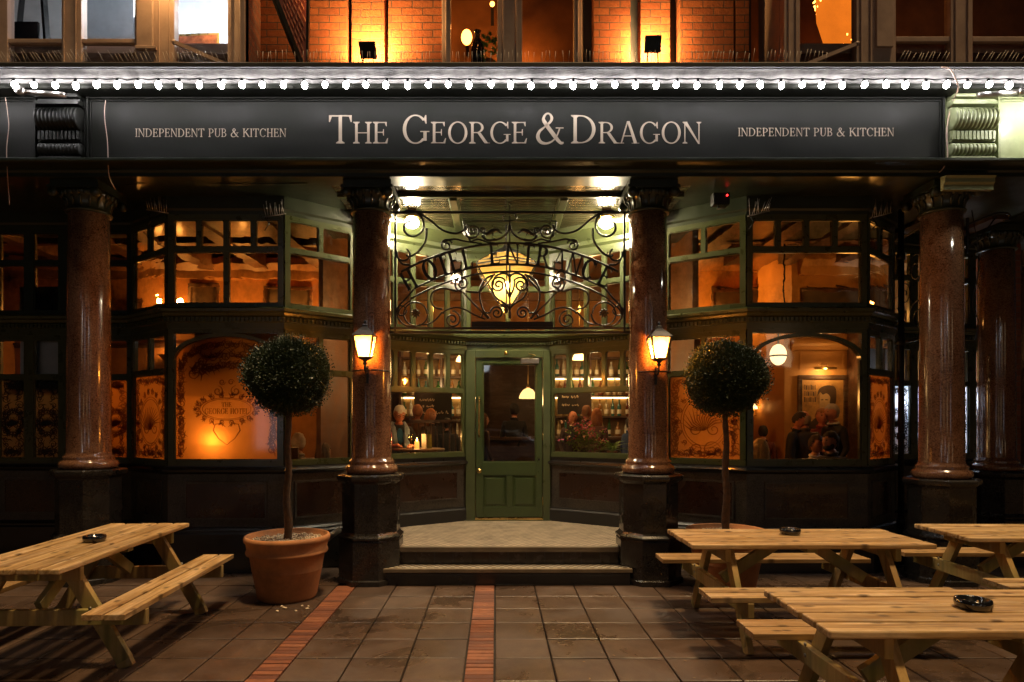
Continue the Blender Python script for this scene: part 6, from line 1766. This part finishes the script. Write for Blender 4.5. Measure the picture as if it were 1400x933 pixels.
m = MB(); m.tube([(0,0,0),(.03,0,1.5),(-.02,.05,2.8),(.05,0,4.2),(.0,.1,6.0)], [.10,.085,.075,.05,.02], 10); m.build('trunk', M['bark'], t_)
m = MB()
for k in range(34):
    z = uni(1.9,5.2); a = uni(0,6.28); l_ = uni(.5,1.3); p = Vector((0,0,z)); d = Vector((math.cos(a),math.sin(a)*.7,.5)); pts = [p]
    for i in range(5): d = (d+Vector((uni(-.5,.5),uni(-.5,.5),uni(-.4,.4)))).normalized(); p = p+d*l_/5; pts.append(p)
    m.tube(pts, [.02,.016,.012,.009,.006,.003], 5)
    for j in (2,3,4):
        q = pts[j]+Vector((uni(-.3,.3),uni(-.3,.3),uni(-.1,.3))); m.tube([pts[j],q], [.007,.002], 4)
m.build('crown', M['bark'], t_)
o = empty('slatted_planter', (8.1,8.6,0), 0, 'slatted wooden planter box at the right edge of the pavement', 'planter'); m = MB()
for k in range(7): m.box(-.45,.45,-.2,.2,.03+k*.115,.135+k*.115)
m.build('box', M['plank_x'], o, .004)

# ------------------------------------------------------------------ the street behind the viewpoint, seen in glass and polished granite
ob = empty('terrace_building', (0,-11,0), 0, 'dark brick terrace with lit windows across the street, reflected in the glass', 'building')
m = MB(); m.box(-16,16,-.6,0,0,10); m.box(-16.2,16.2,-.3,.25,9.8,10.2); m.build('wall', bricks('dark terrace brick', (.10,.05,.035), (.07,.035,.025), (.08,.07,.06)), ob)
for k, (x, z, w_, h_) in enumerate(((-9.5,.6,1.0,2.3),(-6.2,3.9,.9,1.7),(-3.0,.5,.8,2.4),(-1.2,3.9,.9,1.7),(2.2,.5,1.0,2.4),(4.6,3.9,.9,1.7),(7.5,.5,.8,2.4),(10.6,3.9,1.0,1.7),(0.5,6.8,.9,1.5),(-8.0,6.8,.9,1.5))):
    m = MB(); m.box(x-.08,x+w_+.08,.0,.09,z-.08,z); m.box(x-.08,x+w_+.08,.0,.09,z+h_,z+h_+.08); m.box(x-.08,x,0,.09,z,z+h_); m.box(x+w_,x+w_+.08,0,.09,z,z+h_); m.box(x+w_/2-.03,x+w_/2+.03,0,.08,z,z+h_)
    wn = m.build('window', M['cream_paint'], ob); g = MB(); g.box(x,x+w_,.004,.012,z,z+h_); g.build('pane', emis('lit terrace window', (1,.74,.42) if k % 3 else (.8,.9,1), 2.0), wn)
car((-.4,-3.6,-.03), R(4), 'blue grey car parked across the way, reflected in the door glass')
for (x, l) in ((-4.6,'street lamp reflected in the left columns'),(3.4,'street lamp reflected in the door glass')):
    o = empty('street_lamp', (x,-6.2,0), 0, l, 'street lamp', 'street lamps across the road'); m = MB(); m.tube([(0,0,0),(0,0,1),(0,0,4.3)], [.09,.06,.045], 10); m.lathe([(.14,0),(.14,.05),(.09,.12)], n=14); m.build('post', M['dark_metal'], o)
    m = MB(); m.lathe([(.06,4.3),(.14,4.38),(.17,4.7),(.05,4.8)], n=14); m.build('lamp', emis('street lamp glow', (.9,.95,1), 14), o)

# ------------------------------------------------------------------ light, sky, camera
w = bpy.data.worlds.new('World'); scene.world = w; w.use_nodes = True
nt = w.node_tree; bg = nt.nodes['Background']
sk = nt.nodes.new('ShaderNodeTexSky'); sk.sky_type = 'NISHITA'; sk.sun_disc = False
EL, AZ = R(79), R(130)
sk.sun_elevation = EL; sk.sun_rotation = AZ
nt.links.new(sk.outputs[0], bg.inputs[0]); bg.inputs[1].default_value = .0009
sun = bpy.data.lights.new('street_glow', 'SUN'); sun.energy = 3.0; sun.angle = R(6); sun.color = (1,.67,.33)
so = bpy.data.objects.new('street_glow', sun); C.objects.link(so)
d = Vector((math.sin(AZ)*math.cos(EL), math.cos(AZ)*math.cos(EL), math.sin(EL)))
so.rotation_euler = d.to_track_quat('Z', 'Y').to_euler()
cam = bpy.data.cameras.new('camera'); co = bpy.data.objects.new('camera', cam); C.objects.link(co)
co.location = (0,0,EYE); co.rotation_euler = (R(90),0,0)
cam.sensor_width = 36; cam.lens = 36*F/1400
cam.shift_x = (700-CX)/1400; cam.shift_y = (CY-466.5)/1400
cam.clip_start = .05; cam.clip_end = 2000
scene.camera = co
scene.view_settings.view_transform = 'Standard'; scene.view_settings.look = 'None'; scene.view_settings.exposure = 0
cy = scene.cycles
cy.use_denoising = True
try: cy.denoiser = 'OPENIMAGEDENOISE'
except Exception: pass
cy.max_bounces = 8; cy.transparent_max_bounces = 14; cy.diffuse_bounces = 3; cy.glossy_bounces = 3; cy.transmission_bounces = 5
cy.sample_clamp_indirect = 4.0; cy.caustics_reflective = False; cy.caustics_refractive = False
cy.use_light_tree = True
